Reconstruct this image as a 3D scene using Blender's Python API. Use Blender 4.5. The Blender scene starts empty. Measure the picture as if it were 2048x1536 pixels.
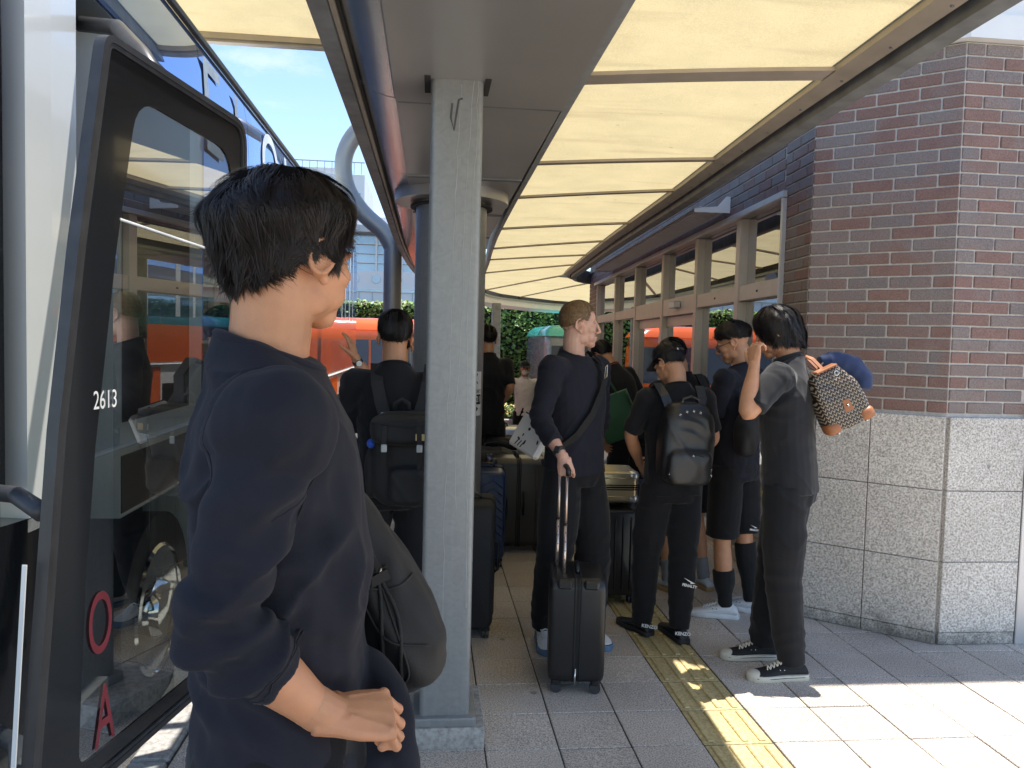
import bpy, bmesh, math, random
from mathutils import Vector, Matrix, noise, Euler
from mathutils.bvhtree import BVHTree
random.seed(7)
PI = math.pi
rad = math.radians
SC = bpy.context.scene
COL = SC.collection
# ------------------------------------------------------------------ camera
CAM_H = 1.65
cam = bpy.data.cameras.new('camera'); CAM = bpy.data.objects.new('camera', cam); COL.objects.link(CAM)
CAM.matrix_world = Matrix.Translation((0, 0, CAM_H)) @ Matrix.Rotation(rad(-6.0), 4, 'Z') @ Matrix.Rotation(rad(87.0), 4, 'X') @ Matrix.Rotation(rad(1.47), 4, 'Z')
cam.sensor_width = 36; cam.lens = 36 * 1560 / 2048; cam.clip_start = 0.05; cam.clip_end = 2000
SC.camera = CAM
CAMI = CAM.matrix_world.inverted()
# ------------------------------------------------------------------ light: high sun, slightly right and ahead
SUN = Vector((0.20, 0.085, 1.0)).normalized()
W = bpy.data.worlds.new('World'); SC.world = W; W.use_nodes = True
nt = W.node_tree; nt.nodes.clear()
wo = nt.nodes.new('ShaderNodeOutputWorld'); bg = nt.nodes.new('ShaderNodeBackground')
sky = nt.nodes.new('ShaderNodeTexSky'); sky.sky_type = 'NISHITA'; sky.sun_disc = False
sky.sun_elevation = math.asin(SUN.z); sky.sun_rotation = math.atan2(SUN.x, SUN.y)
sky.air_density = 1.0; sky.dust_density = 0.15; sky.ozone_density = 1.5
tc = nt.nodes.new('ShaderNodeTexCoord'); mp = nt.nodes.new('ShaderNodeMapping'); mp.inputs['Scale'].default_value = (1.6, 1.6, 3.6)
nz = nt.nodes.new('ShaderNodeTexNoise'); nz.inputs['Scale'].default_value = 2.3; nz.inputs['Detail'].default_value = 9; nz.inputs['Roughness'].default_value = 0.62; nz.inputs['Distortion'].default_value = 0.6
rp = nt.nodes.new('ShaderNodeValToRGB'); rp.color_ramp.elements[0].position = 0.60; rp.color_ramp.elements[1].position = 0.88
mx = nt.nodes.new('ShaderNodeMixRGB'); mx.inputs[2].default_value = (4.3, 4.4, 4.6, 1)
L = nt.links.new
L(tc.outputs['Generated'], mp.inputs[0]); L(mp.outputs[0], nz.inputs[0]); L(nz.outputs[0], rp.inputs[0]); L(rp.outputs[0], mx.inputs[0]); L(sky.outputs[0], mx.inputs[1]); L(mx.outputs[0], bg.inputs[0])
bg.inputs[1].default_value = 0.066
L(bg.outputs[0], wo.inputs[0])
sl = bpy.data.lights.new('sun', 'SUN'); sl.energy = 2.0; sl.angle = rad(0.5); sl.color = (1, 0.95, 0.88)
so = bpy.data.objects.new('sun', sl); COL.objects.link(so); so.rotation_euler = SUN.to_track_quat('Z', 'Y').to_euler()
SC.view_settings.view_transform = 'Standard'; SC.view_settings.look = 'None'; SC.view_settings.gamma = 1.0
SC.view_settings.exposure = 2.15
SC.cycles.max_bounces = 10; SC.cycles.diffuse_bounces = 5; SC.cycles.glossy_bounces = 4; SC.cycles.transmission_bounces = 6; SC.cycles.transparent_max_bounces = 10
SC.cycles.caustics_reflective = False; SC.cycles.caustics_refractive = False; SC.cycles.use_denoising = True
SC.cycles.sample_clamp_indirect = 6
# ------------------------------------------------------------------ materials
MATS = {}
def nodes(name):
    m = bpy.data.materials.new(name); m.use_nodes = True; MATS[name] = m
    return m, m.node_tree, m.node_tree.nodes['Principled BSDF']
def col4(c): return (c[0], c[1], c[2], 1)
def pbr(name, c, rough=0.6, metal=0.0, var=0.15, scale=12, bump=0.0, bscale=60, c2=None, coord='pos', spec=0.5, coat=0, sheen=0, stretch=None, sss=0, rand=0.0, ramp=(0.3, 0.7)):
    m, t, b = nodes(name); N = t.nodes.new; LK = t.links.new
    if coord == 'pos': g = N('ShaderNodeNewGeometry'); src = g.outputs['Position']
    else: g = N('ShaderNodeTexCoord'); src = g.outputs['Object']
    if stretch:
        mpn = N('ShaderNodeMapping'); mpn.inputs['Scale'].default_value = stretch; LK(src, mpn.inputs[0]); src = mpn.outputs[0]
    n = N('ShaderNodeTexNoise'); n.inputs['Scale'].default_value = scale; n.inputs['Detail'].default_value = 5; LK(src, n.inputs[0])
    r = N('ShaderNodeValToRGB'); r.color_ramp.elements[0].position = ramp[0]; r.color_ramp.elements[1].position = ramp[1]
    a = c if c2 is not None else [x * (1 - var) for x in c]
    e = c2 if c2 is not None else [min(1, x * (1 + var)) for x in c]
    r.color_ramp.elements[0].color = col4(a); r.color_ramp.elements[1].color = col4(e)
    LK(n.outputs[0], r.inputs[0]); out = r.outputs[0]
    if rand > 0:
        oi = N('ShaderNodeObjectInfo'); hs = N('ShaderNodeHueSaturation'); mr = N('ShaderNodeMapRange')
        mr.inputs[3].default_value = 1 - rand; mr.inputs[4].default_value = 1 + rand
        LK(oi.outputs['Random'], mr.inputs[0]); LK(mr.outputs[0], hs.inputs['Value']); LK(out, hs.inputs['Color']); out = hs.outputs[0]
    LK(out, b.inputs['Base Color'])
    b.inputs['Roughness'].default_value = rough; b.inputs['Metallic'].default_value = metal; b.inputs['Specular IOR Level'].default_value = spec
    if coat: b.inputs['Coat Weight'].default_value = coat; b.inputs['Coat Roughness'].default_value = 0.06
    if sheen: b.inputs['Sheen Weight'].default_value = sheen; b.inputs['Sheen Roughness'].default_value = 0.5
    if sss:
        b.inputs['Subsurface Weight'].default_value = sss; b.inputs['Subsurface Radius'].default_value = (0.012, 0.005, 0.003); b.inputs['Subsurface Scale'].default_value = 1.0
    if bump:
        n2 = N('ShaderNodeTexNoise'); n2.inputs['Scale'].default_value = bscale; n2.inputs['Detail'].default_value = 4; LK(src, n2.inputs[0])
        bp = N('ShaderNodeBump'); bp.inputs['Strength'].default_value = min(1, bump); bp.inputs['Distance'].default_value = 0.004; LK(n2.outputs[0], bp.inputs['Height']); LK(bp.outputs[0], b.inputs['Normal'])
    return m
def glass(name, tint=(0.8, 0.85, 0.85), refl=0.12, rough=0.0, trans=1.0, dark=(0.01, 0.012, 0.014), fk=1.0):
    """thin window glass: fresnel mirror over a tinted see-through (part opaque) sheet"""
    m, t, b = nodes(name); N = t.nodes.new; LK = t.links.new; t.nodes.remove(b)
    out = t.nodes['Material Output']
    tr = N('ShaderNodeBsdfTransparent'); tr.inputs[0].default_value = col4(tint)
    df = N('ShaderNodeBsdfDiffuse'); df.inputs[0].default_value = col4(dark)
    m1 = N('ShaderNodeMixShader'); m1.inputs[0].default_value = 1 - trans; LK(tr.outputs[0], m1.inputs[1]); LK(df.outputs[0], m1.inputs[2])
    gl = N('ShaderNodeBsdfGlossy'); gl.inputs['Roughness'].default_value = rough; gl.inputs[0].default_value = (0.95, 0.97, 1, 1)
    lw = N('ShaderNodeFresnel'); lw.inputs[0].default_value = 1.5
    ad = N('ShaderNodeMath'); ad.operation = 'MULTIPLY_ADD'; ad.use_clamp = True; ad.inputs[1].default_value = fk; ad.inputs[2].default_value = refl; LK(lw.outputs[0], ad.inputs[0])
    m2 = N('ShaderNodeMixShader'); LK(ad.outputs[0], m2.inputs[0]); LK(m1.outputs[0], m2.inputs[1]); LK(gl.outputs[0], m2.inputs[2])
    LK(m2.outputs[0], out.inputs[0])
    return m
def granite(name, dark, mid, light, scale, rough=0.7, big=0.12, rand=0.06, bump=0.25, dirt=None):
    m, t, b = nodes(name); N = t.nodes.new; LK = t.links.new
    g = N('ShaderNodeNewGeometry'); src = g.outputs['Position']
    n = N('ShaderNodeTexNoise'); n.inputs['Scale'].default_value = scale; n.inputs['Detail'].default_value = 2.5; n.inputs['Roughness'].default_value = 0.7; LK(src, n.inputs[0])
    r = N('ShaderNodeValToRGB'); e = r.color_ramp.elements
    e[0].position = 0.36; e[0].color = col4(dark); e[1].position = 0.64; e[1].color = col4(light)
    k = e.new(0.49); k.color = col4(mid); LK(n.outputs[0], r.inputs[0])
    n2 = N('ShaderNodeTexNoise'); n2.inputs['Scale'].default_value = 1.7; n2.inputs['Detail'].default_value = 6; LK(src, n2.inputs[0])
    oi = N('ShaderNodeObjectInfo'); isl = g.outputs['Random Per Island']
    ad = N('ShaderNodeMath'); ad.operation = 'ADD'; LK(oi.outputs['Random'], ad.inputs[0]); LK(isl, ad.inputs[1])
    fr = N('ShaderNodeMath'); fr.operation = 'FRACT'; LK(ad.outputs[0], fr.inputs[0])
    mr = N('ShaderNodeMapRange'); mr.inputs[3].default_value = 1 - rand; mr.inputs[4].default_value = 1 + rand; LK(fr.outputs[0], mr.inputs[0])
    mr2 = N('ShaderNodeMapRange'); mr2.inputs[1].default_value = 0.3; mr2.inputs[2].default_value = 0.7; mr2.inputs[3].default_value = 1 - big; mr2.inputs[4].default_value = 1 + big; LK(n2.outputs[0], mr2.inputs[0])
    mu = N('ShaderNodeMath'); mu.operation = 'MULTIPLY'; LK(mr.outputs[0], mu.inputs[0]); LK(mr2.outputs[0], mu.inputs[1])
    hs = N('ShaderNodeHueSaturation'); LK(mu.outputs[0], hs.inputs['Value']); LK(r.outputs[0], hs.inputs['Color'])
    outc = hs.outputs[0]
    if dirt:
        vo = N('ShaderNodeTexVoronoi'); vo.inputs['Scale'].default_value = 2.6; LK(src, vo.inputs[0])
        lt = N('ShaderNodeMapRange'); lt.inputs[1].default_value = 0.035; lt.inputs[2].default_value = 0.05; lt.inputs[3].default_value = 0.55; lt.inputs[4].default_value = 0.0; LK(vo.outputs['Distance'], lt.inputs[0])
        n4 = N('ShaderNodeTexNoise'); n4.inputs['Scale'].default_value = 7.0; n4.inputs['Detail'].default_value = 7; n4.inputs['Roughness'].default_value = 0.7; LK(src, n4.inputs[0])
        sx_ = N('ShaderNodeSeparateXYZ'); LK(src, sx_.inputs[0]); zz = N('ShaderNodeMapRange'); zz.inputs[1].default_value = 0.0; zz.inputs[2].default_value = dirt[0]; zz.inputs[3].default_value = dirt[1]; zz.inputs[4].default_value = 0.0; LK(sx_.outputs[2], zz.inputs[0])
        aa = N('ShaderNodeMath'); aa.operation = 'ADD'; LK(n4.outputs[0], aa.inputs[0]); LK(zz.outputs[0], aa.inputs[1])
        m4 = N('ShaderNodeMapRange'); m4.inputs[1].default_value = 0.60; m4.inputs[2].default_value = 0.85; m4.inputs[3].default_value = 0.0; m4.inputs[4].default_value = dirt[2]; LK(aa.outputs[0], m4.inputs[0])
        mxx = N('ShaderNodeMath'); mxx.operation = 'MAXIMUM'; LK(lt.outputs[0], mxx.inputs[0]); LK(m4.outputs[0], mxx.inputs[1])
        md = N('ShaderNodeMixRGB'); md.inputs[2].default_value = (0.07, 0.062, 0.052, 1); LK(mxx.outputs[0], md.inputs[0]); LK(outc, md.inputs[1]); outc = md.outputs[0]
    LK(outc, b.inputs['Base Color']); b.inputs['Roughness'].default_value = rough
    bp = N('ShaderNodeBump'); bp.inputs['Strength'].default_value = bump; bp.inputs['Distance'].default_value = 0.003; LK(n.outputs[0], bp.inputs['Height']); LK(bp.outputs[0], b.inputs['Normal'])
    return m
def emit(name, c, s):
    m, t, b = nodes(name); b.inputs['Emission Color'].default_value = col4(c); b.inputs['Emission Strength'].default_value = s; b.inputs['Base Color'].default_value = col4(c); return m
# ------------------------------------------------------------------ geometry helpers
def V(*a): return Vector(a)
class G:
    def __init__(s): s.v = []; s.f = []
    def add(s, vs, fs):
        o = len(s.v); s.v += [Vector(p) for p in vs]; s.f += [[i + o for i in f] for f in fs]; return s
    def box(s, c, d, rot=None, bev=0.0, taper=None):
        x, y, z = d[0] / 2, d[1] / 2, d[2] / 2; c = Vector(c)
        if bev <= 0:
            ps = [(-x, -y, -z), (x, -y, -z), (x, y, -z), (-x, y, -z), (-x, -y, z), (x, -y, z), (x, y, z), (-x, y, z)]
            fs = [(3, 2, 1, 0), (4, 5, 6, 7), (0, 1, 5, 4), (1, 2, 6, 5), (2, 3, 7, 6), (3, 0, 4, 7)]
        else:
            b = min(bev, x * .98, y * .98, z * .98); ps = []; fs = []; idx = {}
            for sx in (-1, 1):
                for sy in (-1, 1):
                    for sz in (-1, 1):
                        for ax in range(3):
                            p = [sx * (x - (b if ax != 0 else 0)), sy * (y - (b if ax != 1 else 0)), sz * (z - (b if ax != 2 else 0))]
                            idx[(sx, sy, sz, ax)] = len(ps); ps.append(tuple(p))
            I = lambda a, b_, c_, ax: idx[(a, b_, c_, ax)]
            for q in (-1, 1):
                fs.append([I(q, -1, -1, 0), I(q, 1, -1, 0), I(q, 1, 1, 0), I(q, -1, 1, 0)][::q])
                fs.append([I(-1, q, -1, 1), I(-1, q, 1, 1), I(1, q, 1, 1), I(1, q, -1, 1)][::q])
                fs.append([I(-1, -1, q, 2), I(1, -1, q, 2), I(1, 1, q, 2), I(-1, 1, q, 2)][::q])
            for a in (-1, 1):
                for b_ in (-1, 1):
                    fs.append([I(a, b_, -1, 0), I(a, b_, -1, 1), I(a, b_, 1, 1), I(a, b_, 1, 0)])
                    fs.append([I(a, -1, b_, 0), I(a, -1, b_, 2), I(a, 1, b_, 2), I(a, 1, b_, 0)])
                    fs.append([I(-1, a, b_, 1), I(-1, a, b_, 2), I(1, a, b_, 2), I(1, a, b_, 1)])
                    for c_ in (-1, 1): fs.append([I(a, b_, c_, 0), I(a, b_, c_, 1), I(a, b_, c_, 2)])
        ps = [Vector(p) for p in ps]
        if rot is not None: ps = [rot @ p for p in ps]
        return s.add([p + c for p in ps], fs)
    def bx(s, x0, x1, y0, y1, z0, z1, bev=0.0): return s.box(((x0 + x1) / 2, (y0 + y1) / 2, (z0 + z1) / 2), (abs(x1 - x0), abs(y1 - y0), abs(z1 - z0)), None, bev)
    def rings(s, rs, cap=True, close=False):
        n = len(rs[0]); o = len(s.v)
        for r in rs: s.v += [Vector(p) for p in r]
        m = len(rs)
        for i in range(m - 1 if not close else m):
            a = o + i * n; b = o + ((i + 1) % m) * n
            for k in range(n): s.f.append([a + k, a + (k + 1) % n, b + (k + 1) % n, b + k])
        if cap and not close:
            s.f.append([o + k for k in range(n)][::-1]); s.f.append([o + (m - 1) * n + k for k in range(n)])
        return s
    def tube(s, pts, r, n=12, flat=None, up=None, cap=True, closed=False):
        """swept elliptical tube; r: number or list; flat: ratio of the second radius (or list)"""
        pts = [Vector(p) for p in pts]; m = len(pts)
        rr = r if isinstance(r, (list, tuple)) else [r] * m
        fl = flat if isinstance(flat, (list, tuple)) else [flat if flat is not None else 1.0] * m
        rs = []; prev = None
        for i, p in enumerate(pts):
            if closed: t = pts[(i + 1) % m] - pts[i - 1]
            else: t = (pts[min(i + 1, m - 1)] - pts[max(i - 1, 0)])
            t.normalize()
            if prev is None:
                a = Vector(up) if up else (V(0, 0, 1) if abs(t.z) < 0.9 else V(0, 1, 0))
            else: a = prev
            a = (a - t * a.dot(t))
            if a.length < 1e-5: a = t.orthogonal()
            a.normalize(); b = t.cross(a); prev = a
            rs.append([p + a * (rr[i] * fl[i] * math.cos(2 * PI * k / n)) + b * (rr[i] * math.sin(2 * PI * k / n)) for k in range(n)])
        return s.rings(rs, cap, closed)
    def ell(s, c, r, rot=None, n=16, m=10, e=1.0):
        c = Vector(c); r = (r, r, r) if not isinstance(r, (list, tuple)) else r
        def sp(v): return math.copysign(abs(v) ** e, v)
        ps = [V(0, 0, -r[2])]
        for i in range(1, m):
            a = -PI / 2 + PI * i / m; ca, sa = sp(math.cos(a)), sp(math.sin(a))
            for k in range(n):
                b = 2 * PI * k / n; ps.append(V(r[0] * ca * sp(math.cos(b)), r[1] * ca * sp(math.sin(b)), r[2] * sa))
        ps.append(V(0, 0, r[2]))
        fs = []
        for k in range(n): fs.append([0, 1 + (k + 1) % n, 1 + k])
        for i in range(m - 2):
            for k in range(n):
                a = 1 + i * n; fs.append([a + k, a + (k + 1) % n, a + n + (k + 1) % n, a + n + k])
        t = 1 + (m - 2) * n
        for k in range(n): fs.append([t + k, t + (k + 1) % n, len(ps) - 1])
        if rot is not None: ps = [rot @ p for p in ps]
        return s.add([p + c for p in ps], fs)
    def prism(s, outline, h, M=None):
        """outline in local xy, extruded along local z by h, placed by M"""
        n = len(outline); M = M or Matrix()
        vs = [M @ V(x, y, 0) for x, y in outline] + [M @ V(x, y, h) for x, y in outline]
        fs = [list(range(n))[::-1], list(range(n, 2 * n))] + [[k, (k + 1) % n, n + (k + 1) % n, n + k] for k in range(n)]
        return s.add(vs, fs)
    def cyl(s, c, r, h, axis='z', n=24):
        c = Vector(c); d = {'x': V(1, 0, 0), 'y': V(0, 1, 0), 'z': V(0, 0, 1)}[axis] if isinstance(axis, str) else Vector(axis).normalized()
        return s.tube([c - d * h / 2, c + d * h / 2], r, n)
    def strap(s, pts, w, th, side):
        """ribbon of width w and thickness th along pts; side: width direction (vector or one per point)"""
        pts = [Vector(p) for p in pts]; rs = []
        for i, p in enumerate(pts):
            t = (pts[min(i + 1, len(pts) - 1)] - pts[max(i - 1, 0)]).normalized()
            sd = Vector(side[i] if isinstance(side, list) else side); sd = (sd - t * sd.dot(t)).normalized(); nn = t.cross(sd)
            ww = (w[i] if isinstance(w, list) else w) / 2
            rs.append([p - sd * ww - nn * th / 2, p + sd * ww - nn * th / 2, p + sd * ww + nn * th / 2, p - sd * ww + nn * th / 2])
        return s.rings(rs)
    def xf(s, M):
        s.v = [M @ p for p in s.v]; return s
    def merge(s, o): return s.add(o.v, o.f)
    def mesh(s, name):
        me = bpy.data.meshes.new(name); me.from_pydata([tuple(p) for p in s.v], [], s.f); me.update()
        bm = bmesh.new(); bm.from_mesh(me); bmesh.ops.recalc_face_normals(bm, faces=bm.faces); bm.to_mesh(me); bm.free()
        return me
def mm(m): return MATS[m] if isinstance(m, str) else m
def link(name, me, m, parent=None, world=True, smooth=False):
    o = bpy.data.objects.new(name, me); COL.objects.link(o)
    if me is not None and m is not None and len(me.materials) == 0: me.materials.append(mm(m))
    if smooth and me is not None:
        for p in me.polygons: p.use_smooth = True
    if parent is not None:
        o.parent = parent
        if world and parent.type == 'EMPTY': o.matrix_parent_inverse = parent.matrix_basis.inverted()
    return o
def mk(name, g, m, parent=None, world=True, smooth=False, auto=None):
    me = g.mesh(name)
    if auto is not None:
        for p in me.polygons: p.use_smooth = True
        me.set_sharp_from_angle(angle=rad(auto))
    return link(name, me, m, parent, world, smooth)
def tag(o, label, cat, group=None):
    o['label'] = label; o['category'] = cat
    if group: o['group'] = group
    return o
def thing(name, label, cat, loc=(0, 0, 0), rz=0, group=None):
    o = bpy.data.objects.new(name, None); COL.objects.link(o); o.location = loc; o.rotation_euler = (0, 0, rz); o.empty_display_size = 0.1
    o.matrix_basis = Matrix.Translation(loc) @ Matrix.Rotation(rz, 4, 'Z')
    return tag(o, label, cat, group)
def structure(o): o['kind'] = 'structure'; return o
def stuff(o): o['kind'] = 'stuff'; return o
def fuse(g, name, voxel, smooth=4, fac=0.5):
    """one continuous surface out of overlapping closed shapes"""
    me = g.mesh(name); o = bpy.data.objects.new(name, me); COL.objects.link(o)
    md = o.modifiers.new('r', 'REMESH'); md.mode = 'VOXEL'; md.voxel_size = voxel; md.use_smooth_shade = True
    if smooth:
        sm = o.modifiers.new('s', 'SMOOTH'); sm.factor = fac; sm.iterations = smooth
    dg = bpy.context.evaluated_depsgraph_get(); out = bpy.data.meshes.new_from_object(o.evaluated_get(dg))
    bpy.data.objects.remove(o); bpy.data.meshes.remove(me); out.name = name
    return out
def text_mesh(body, size, depth=0.0008, name='lettering', bold=0.0, squeeze=1.0):
    cu = bpy.data.curves.new('t', 'FONT'); cu.body = body; cu.size = size; cu.extrude = depth; cu.align_x = 'CENTER'; cu.align_y = 'CENTER'; cu.offset = bold
    o = bpy.data.objects.new('t', cu); COL.objects.link(o)
    dg = bpy.context.evaluated_depsgraph_get(); me = bpy.data.meshes.new_from_object(o.evaluated_get(dg)); bpy.data.objects.remove(o); me.name = name
    for v in me.vertices: v.co.x *= squeeze
    return me
def text(body, size, M, m, parent, name='lettering', world=True, bold=0.0, squeeze=1.0, depth=0.0008):
    me = text_mesh(body, size, depth, name, bold, squeeze); me.transform(M); me.materials.clear()
    return link(name, me, m, parent, world)
def basis(o, x, y):
    """matrix with local x, y (y made square to x) at o; z = x cross y"""
    x = Vector(x).normalized(); y = Vector(y); y = (y - x * y.dot(x)).normalized(); z = x.cross(y)
    return Matrix(((x.x, y.x, z.x, o[0]), (x.y, y.y, z.y, o[1]), (x.z, y.z, z.z, o[2]), (0, 0, 0, 1)))
def scr(p):
    """where a point falls in the picture (-1..1 across), used only to choose which pieces become objects"""
    q = CAMI @ Vector(p)
    if q.z > -0.1: return None
    return (q.x / -q.z / (1024 / 1560), q.y / -q.z / (1024 / 1560), -q.z)
# ================================================================== SETTING: ground
granite('paving_stone', (0.26, 0.222, 0.185), (0.50, 0.437, 0.372), (0.73, 0.655, 0.575), 150, rough=0.75, big=0.17, rand=0.09, bump=0.35, dirt=(0.01, 0.0, 0.35))
granite('tactile_yellow', (0.42, 0.32, 0.145), (0.53, 0.42, 0.20), (0.61, 0.495, 0.25), 60, rough=0.65, big=0.2, rand=0.09, bump=0.12, dirt=(0.01, 0.0, 0.45))
granite('asphalt', (0.035, 0.035, 0.036), (0.055, 0.054, 0.053), (0.10, 0.10, 0.098), 150, rough=0.85, big=0.2, rand=0.0)
granite('concrete', (0.26, 0.25, 0.23), (0.36, 0.345, 0.32), (0.44, 0.425, 0.40), 38, rough=0.85, big=0.16, rand=0.03)
pbr('joint_sand', (0.05, 0.047, 0.043), 0.95, var=0.3, scale=40)
pbr('line_white', (0.72, 0.71, 0.68), 0.8, var=0.08, scale=20)
TX, TY, PX, PY = 0.25, 3.37, 0.305, 0.303
X0T, X1T = TX - 4 * PX, TX + 21 * PX
Y0T, Y1T = TY - 18 * PY, TY + 24 * PY
pav = structure(mk('pavement', G().bx(X0T - 0.004, X1T, Y0T, Y1T, -0.29, -0.006), 'joint_sand'))
tile_me = G().box((0, 0, -0.02), (PX - 0.006, PY - 0.006, 0.04), None, 0.003).mesh('paving_tile'); tile_me.materials.append(MATS['paving_stone'])
tg = G().box((0, 0, -0.022), (PX - 0.006, PY - 0.006, 0.036), None, 0.003)
for k in range(4): tg.box((-0.1125 + k * 0.075, 0, -0.001), (0.030, PY - 0.035, 0.010), None, 0.0045)
tact_me = tg.mesh('tactile_tile'); tact_me.materials.append(MATS['tactile_yellow'])
cells = []
for i in range(-4, 21):
    for j in range(-18, 24):
        c = V(TX + (i + 0.5) * PX, TY + (j + 0.5) * PY, 0)
        if i == 3: cells.append((0, c, 't')); continue
        s = scr(c); near = 99.0
        if s and abs(s[0]) < 1.15 and abs(s[1]) < 0.9 and not (c.x > 2.55 and c.y > 4.9): near = s[2]
        cells.append((near, c, 'p'))
cells.sort(key=lambda a: a[0]); rest = G(); npl = 0; ntc = 0
for near, c, kd in cells:
    if kd == 't':
        o = link('tactile_tile', tact_me, None, pav); o.location = c + V(0, 0, random.uniform(-0.001, 0.001)); continue
    if near < 90 and npl < 298:
        o = link('paving_tile', tile_me, None, pav); o.location = c + V(0, 0, random.uniform(-0.0018, 0.0012)); o.rotation_euler = (random.gauss(0, 0.0025), random.gauss(0, 0.0025), random.gauss(0, 0.0015)); npl += 1
    else: rest.box(c + V(0, 0, -0.02 + random.uniform(-0.0015, 0.001)), (PX - 0.006, PY - 0.006, 0.04), None, 0.003)
stuff(mk('paving_field', rest, 'paving_stone', pav))
kb = G()
for j in range(-9, 12): kb.box((X0T - 0.085, TY + j * 0.606, -0.14), (0.15, 0.598, 0.28), None, 0.012)
structure(mk('kerb', kb, 'concrete'))
def road_z(y): return -0.28 - (0.042 * (y - 11) if y > 11 else 0)
rg = G(); ys = [-40, -5, 5, 11, 14, 18, 22, 26, 40, 90, 400]; vs = []
for y in ys:
    z = road_z(min(y, 24)); vs += [(-300, y, z), (-0.9, y, z), (300, y, z)]
fs = []
for k in range(len(ys) - 1):
    for q in range(2): fs.append([k * 3 + q, k * 3 + q + 1, k * 3 + q + 4, k * 3 + q + 3])
rg.add([(x, y, z - 0.002) for x, y, z in vs], fs); structure(mk('road', rg, 'asphalt'))
fp = G()   # pale forecourt paving beyond the footpath
fp.add([(-0.9, Y1T, road_z(Y1T) + 0.006), (9, Y1T, road_z(Y1T) + 0.006), (9, 14, road_z(14) + 0.006), (-0.9, 14, road_z(14) + 0.006), (-0.9, 22.3, road_z(22.3) + 0.006), (9, 22.3, road_z(22.3) + 0.006)], [[0, 1, 2, 3], [3, 2, 5, 4]])
structure(mk('forecourt', fp, 'concrete'))
pz = G().add([(X1T, -30, 0.0), (40, -30, 0.0), (40, 4.0, 0.0), (X1T, 4.0, 0.0)], [[0, 1, 2, 3]]).add([(-14, -30, 0.0), (X1T, -30, 0.0), (X1T, Y0T, 0.0), (-14, Y0T, 0.0)], [[0, 1, 2, 3]])
structure(mk('bounce_paving', pz, 'paving_stone'))  # unseen pale ground, added to bounce sunlight under the canopy

# ================================================================== station building
granite('granite_grey', (0.30, 0.272, 0.238), (0.55, 0.515, 0.465), (0.78, 0.74, 0.685), 95, rough=0.7, big=0.10, rand=0.05, bump=0.5, dirt=(0.16, 0.34, 0.7))
def brick_mat():
    m, t, b = nodes('brick_clay'); N = t.nodes.new; LK = t.links.new
    g = N('ShaderNodeNewGeometry'); oi = N('ShaderNodeObjectInfo')
    ad = N('ShaderNodeMath'); ad.operation = 'ADD'; LK(oi.outputs['Random'], ad.inputs[0]); LK(g.outputs['Random Per Island'], ad.inputs[1])
    fr = N('ShaderNodeMath'); fr.operation = 'FRACT'; LK(ad.outputs[0], fr.inputs[0])
    n = N('ShaderNodeTexNoise'); n.inputs['Scale'].default_value = 5.5; n.inputs['Detail'].default_value = 2; LK(g.outputs['Position'], n.inputs[0])
    a2 = N('ShaderNodeMath'); a2.operation = 'MULTIPLY_ADD'; a2.inputs[1].default_value = 0.85; LK(n.outputs[0], a2.inputs[0]); LK(fr.outputs[0], a2.inputs[2])
    s2 = N('ShaderNodeMath'); s2.operation = 'SUBTRACT'; s2.inputs[1].default_value = 0.42; LK(a2.outputs[0], s2.inputs[0])
    r = N('ShaderNodeValToRGB'); e = r.color_ramp.elements
    e[0].position = 0.0; e[0].color = (0.228, 0.191, 0.176, 1); e[1].position = 1.0; e[1].color = (0.248, 0.145, 0.121, 1)
    for p, c in ((0.28, (0.232, 0.172, 0.154)), (0.45, (0.200, 0.170, 0.162)), (0.6, (0.232, 0.157, 0.136)), (0.8, (0.216, 0.126, 0.103))): k = e.new(p); k.color = col4(c)
    LK(s2.outputs[0], r.inputs[0])
    n2 = N('ShaderNodeTexNoise'); n2.inputs['Scale'].default_value = 150; n2.inputs['Detail'].default_value = 3; n2.inputs['Roughness'].default_value = 0.7; LK(g.outputs['Position'], n2.inputs[0])
    mr = N('ShaderNodeMapRange'); mr.inputs[1].default_value = 0.33; mr.inputs[2].default_value = 0.67; mr.inputs[3].default_value = 0.68; mr.inputs[4].default_value = 1.28; LK(n2.outputs[0], mr.inputs[0])
    hs = N('ShaderNodeHueSaturation'); LK(mr.outputs[0], hs.inputs['Value']); LK(r.outputs[0], hs.inputs['Color']); LK(hs.outputs[0], b.inputs['Base Color'])
    b.inputs['Roughness'].default_value = 0.72
    bp = N('ShaderNodeBump'); bp.inputs['Strength'].default_value = 0.7; bp.inputs['Distance'].default_value = 0.004; LK(n2.outputs[0], bp.inputs['Height']); LK(bp.outputs[0], b.inputs['Normal'])
brick_mat()
pbr('mortar', (0.56, 0.53, 0.49), 0.9, var=0.12, scale=50, bump=0.4, bscale=120)
pbr('frame_alu', (0.60, 0.53, 0.47), 0.38, metal=0.3, var=0.05, scale=6)
pbr('frame_light', (0.62, 0.62, 0.62), 0.35, metal=0.5, var=0.04, scale=6)
pbr('white_panel', (0.78, 0.78, 0.77), 0.5, var=0.03, scale=3)
pbr('gasket', (0.02, 0.02, 0.02), 0.7)
pbr('room_wall', (0.30, 0.27, 0.23), 0.8, var=0.1, scale=2)
pbr('room_dark', (0.10, 0.095, 0.09), 0.8, var=0.15, scale=2)
pbr('sign_brown', (0.10, 0.045, 0.032), 0.5)
pbr('sticker_white', (0.8, 0.8, 0.78), 0.5); pbr('sticker_red', (0.6, 0.05, 0.04), 0.5); pbr('sticker_yellow', (0.75, 0.55, 0.05), 0.5)
glass('window_glass', tint=(0.62, 0.66, 0.64), refl=0.36, trans=0.88)
WK = 0.055; WL = math.hypot(WK, 1)
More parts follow.
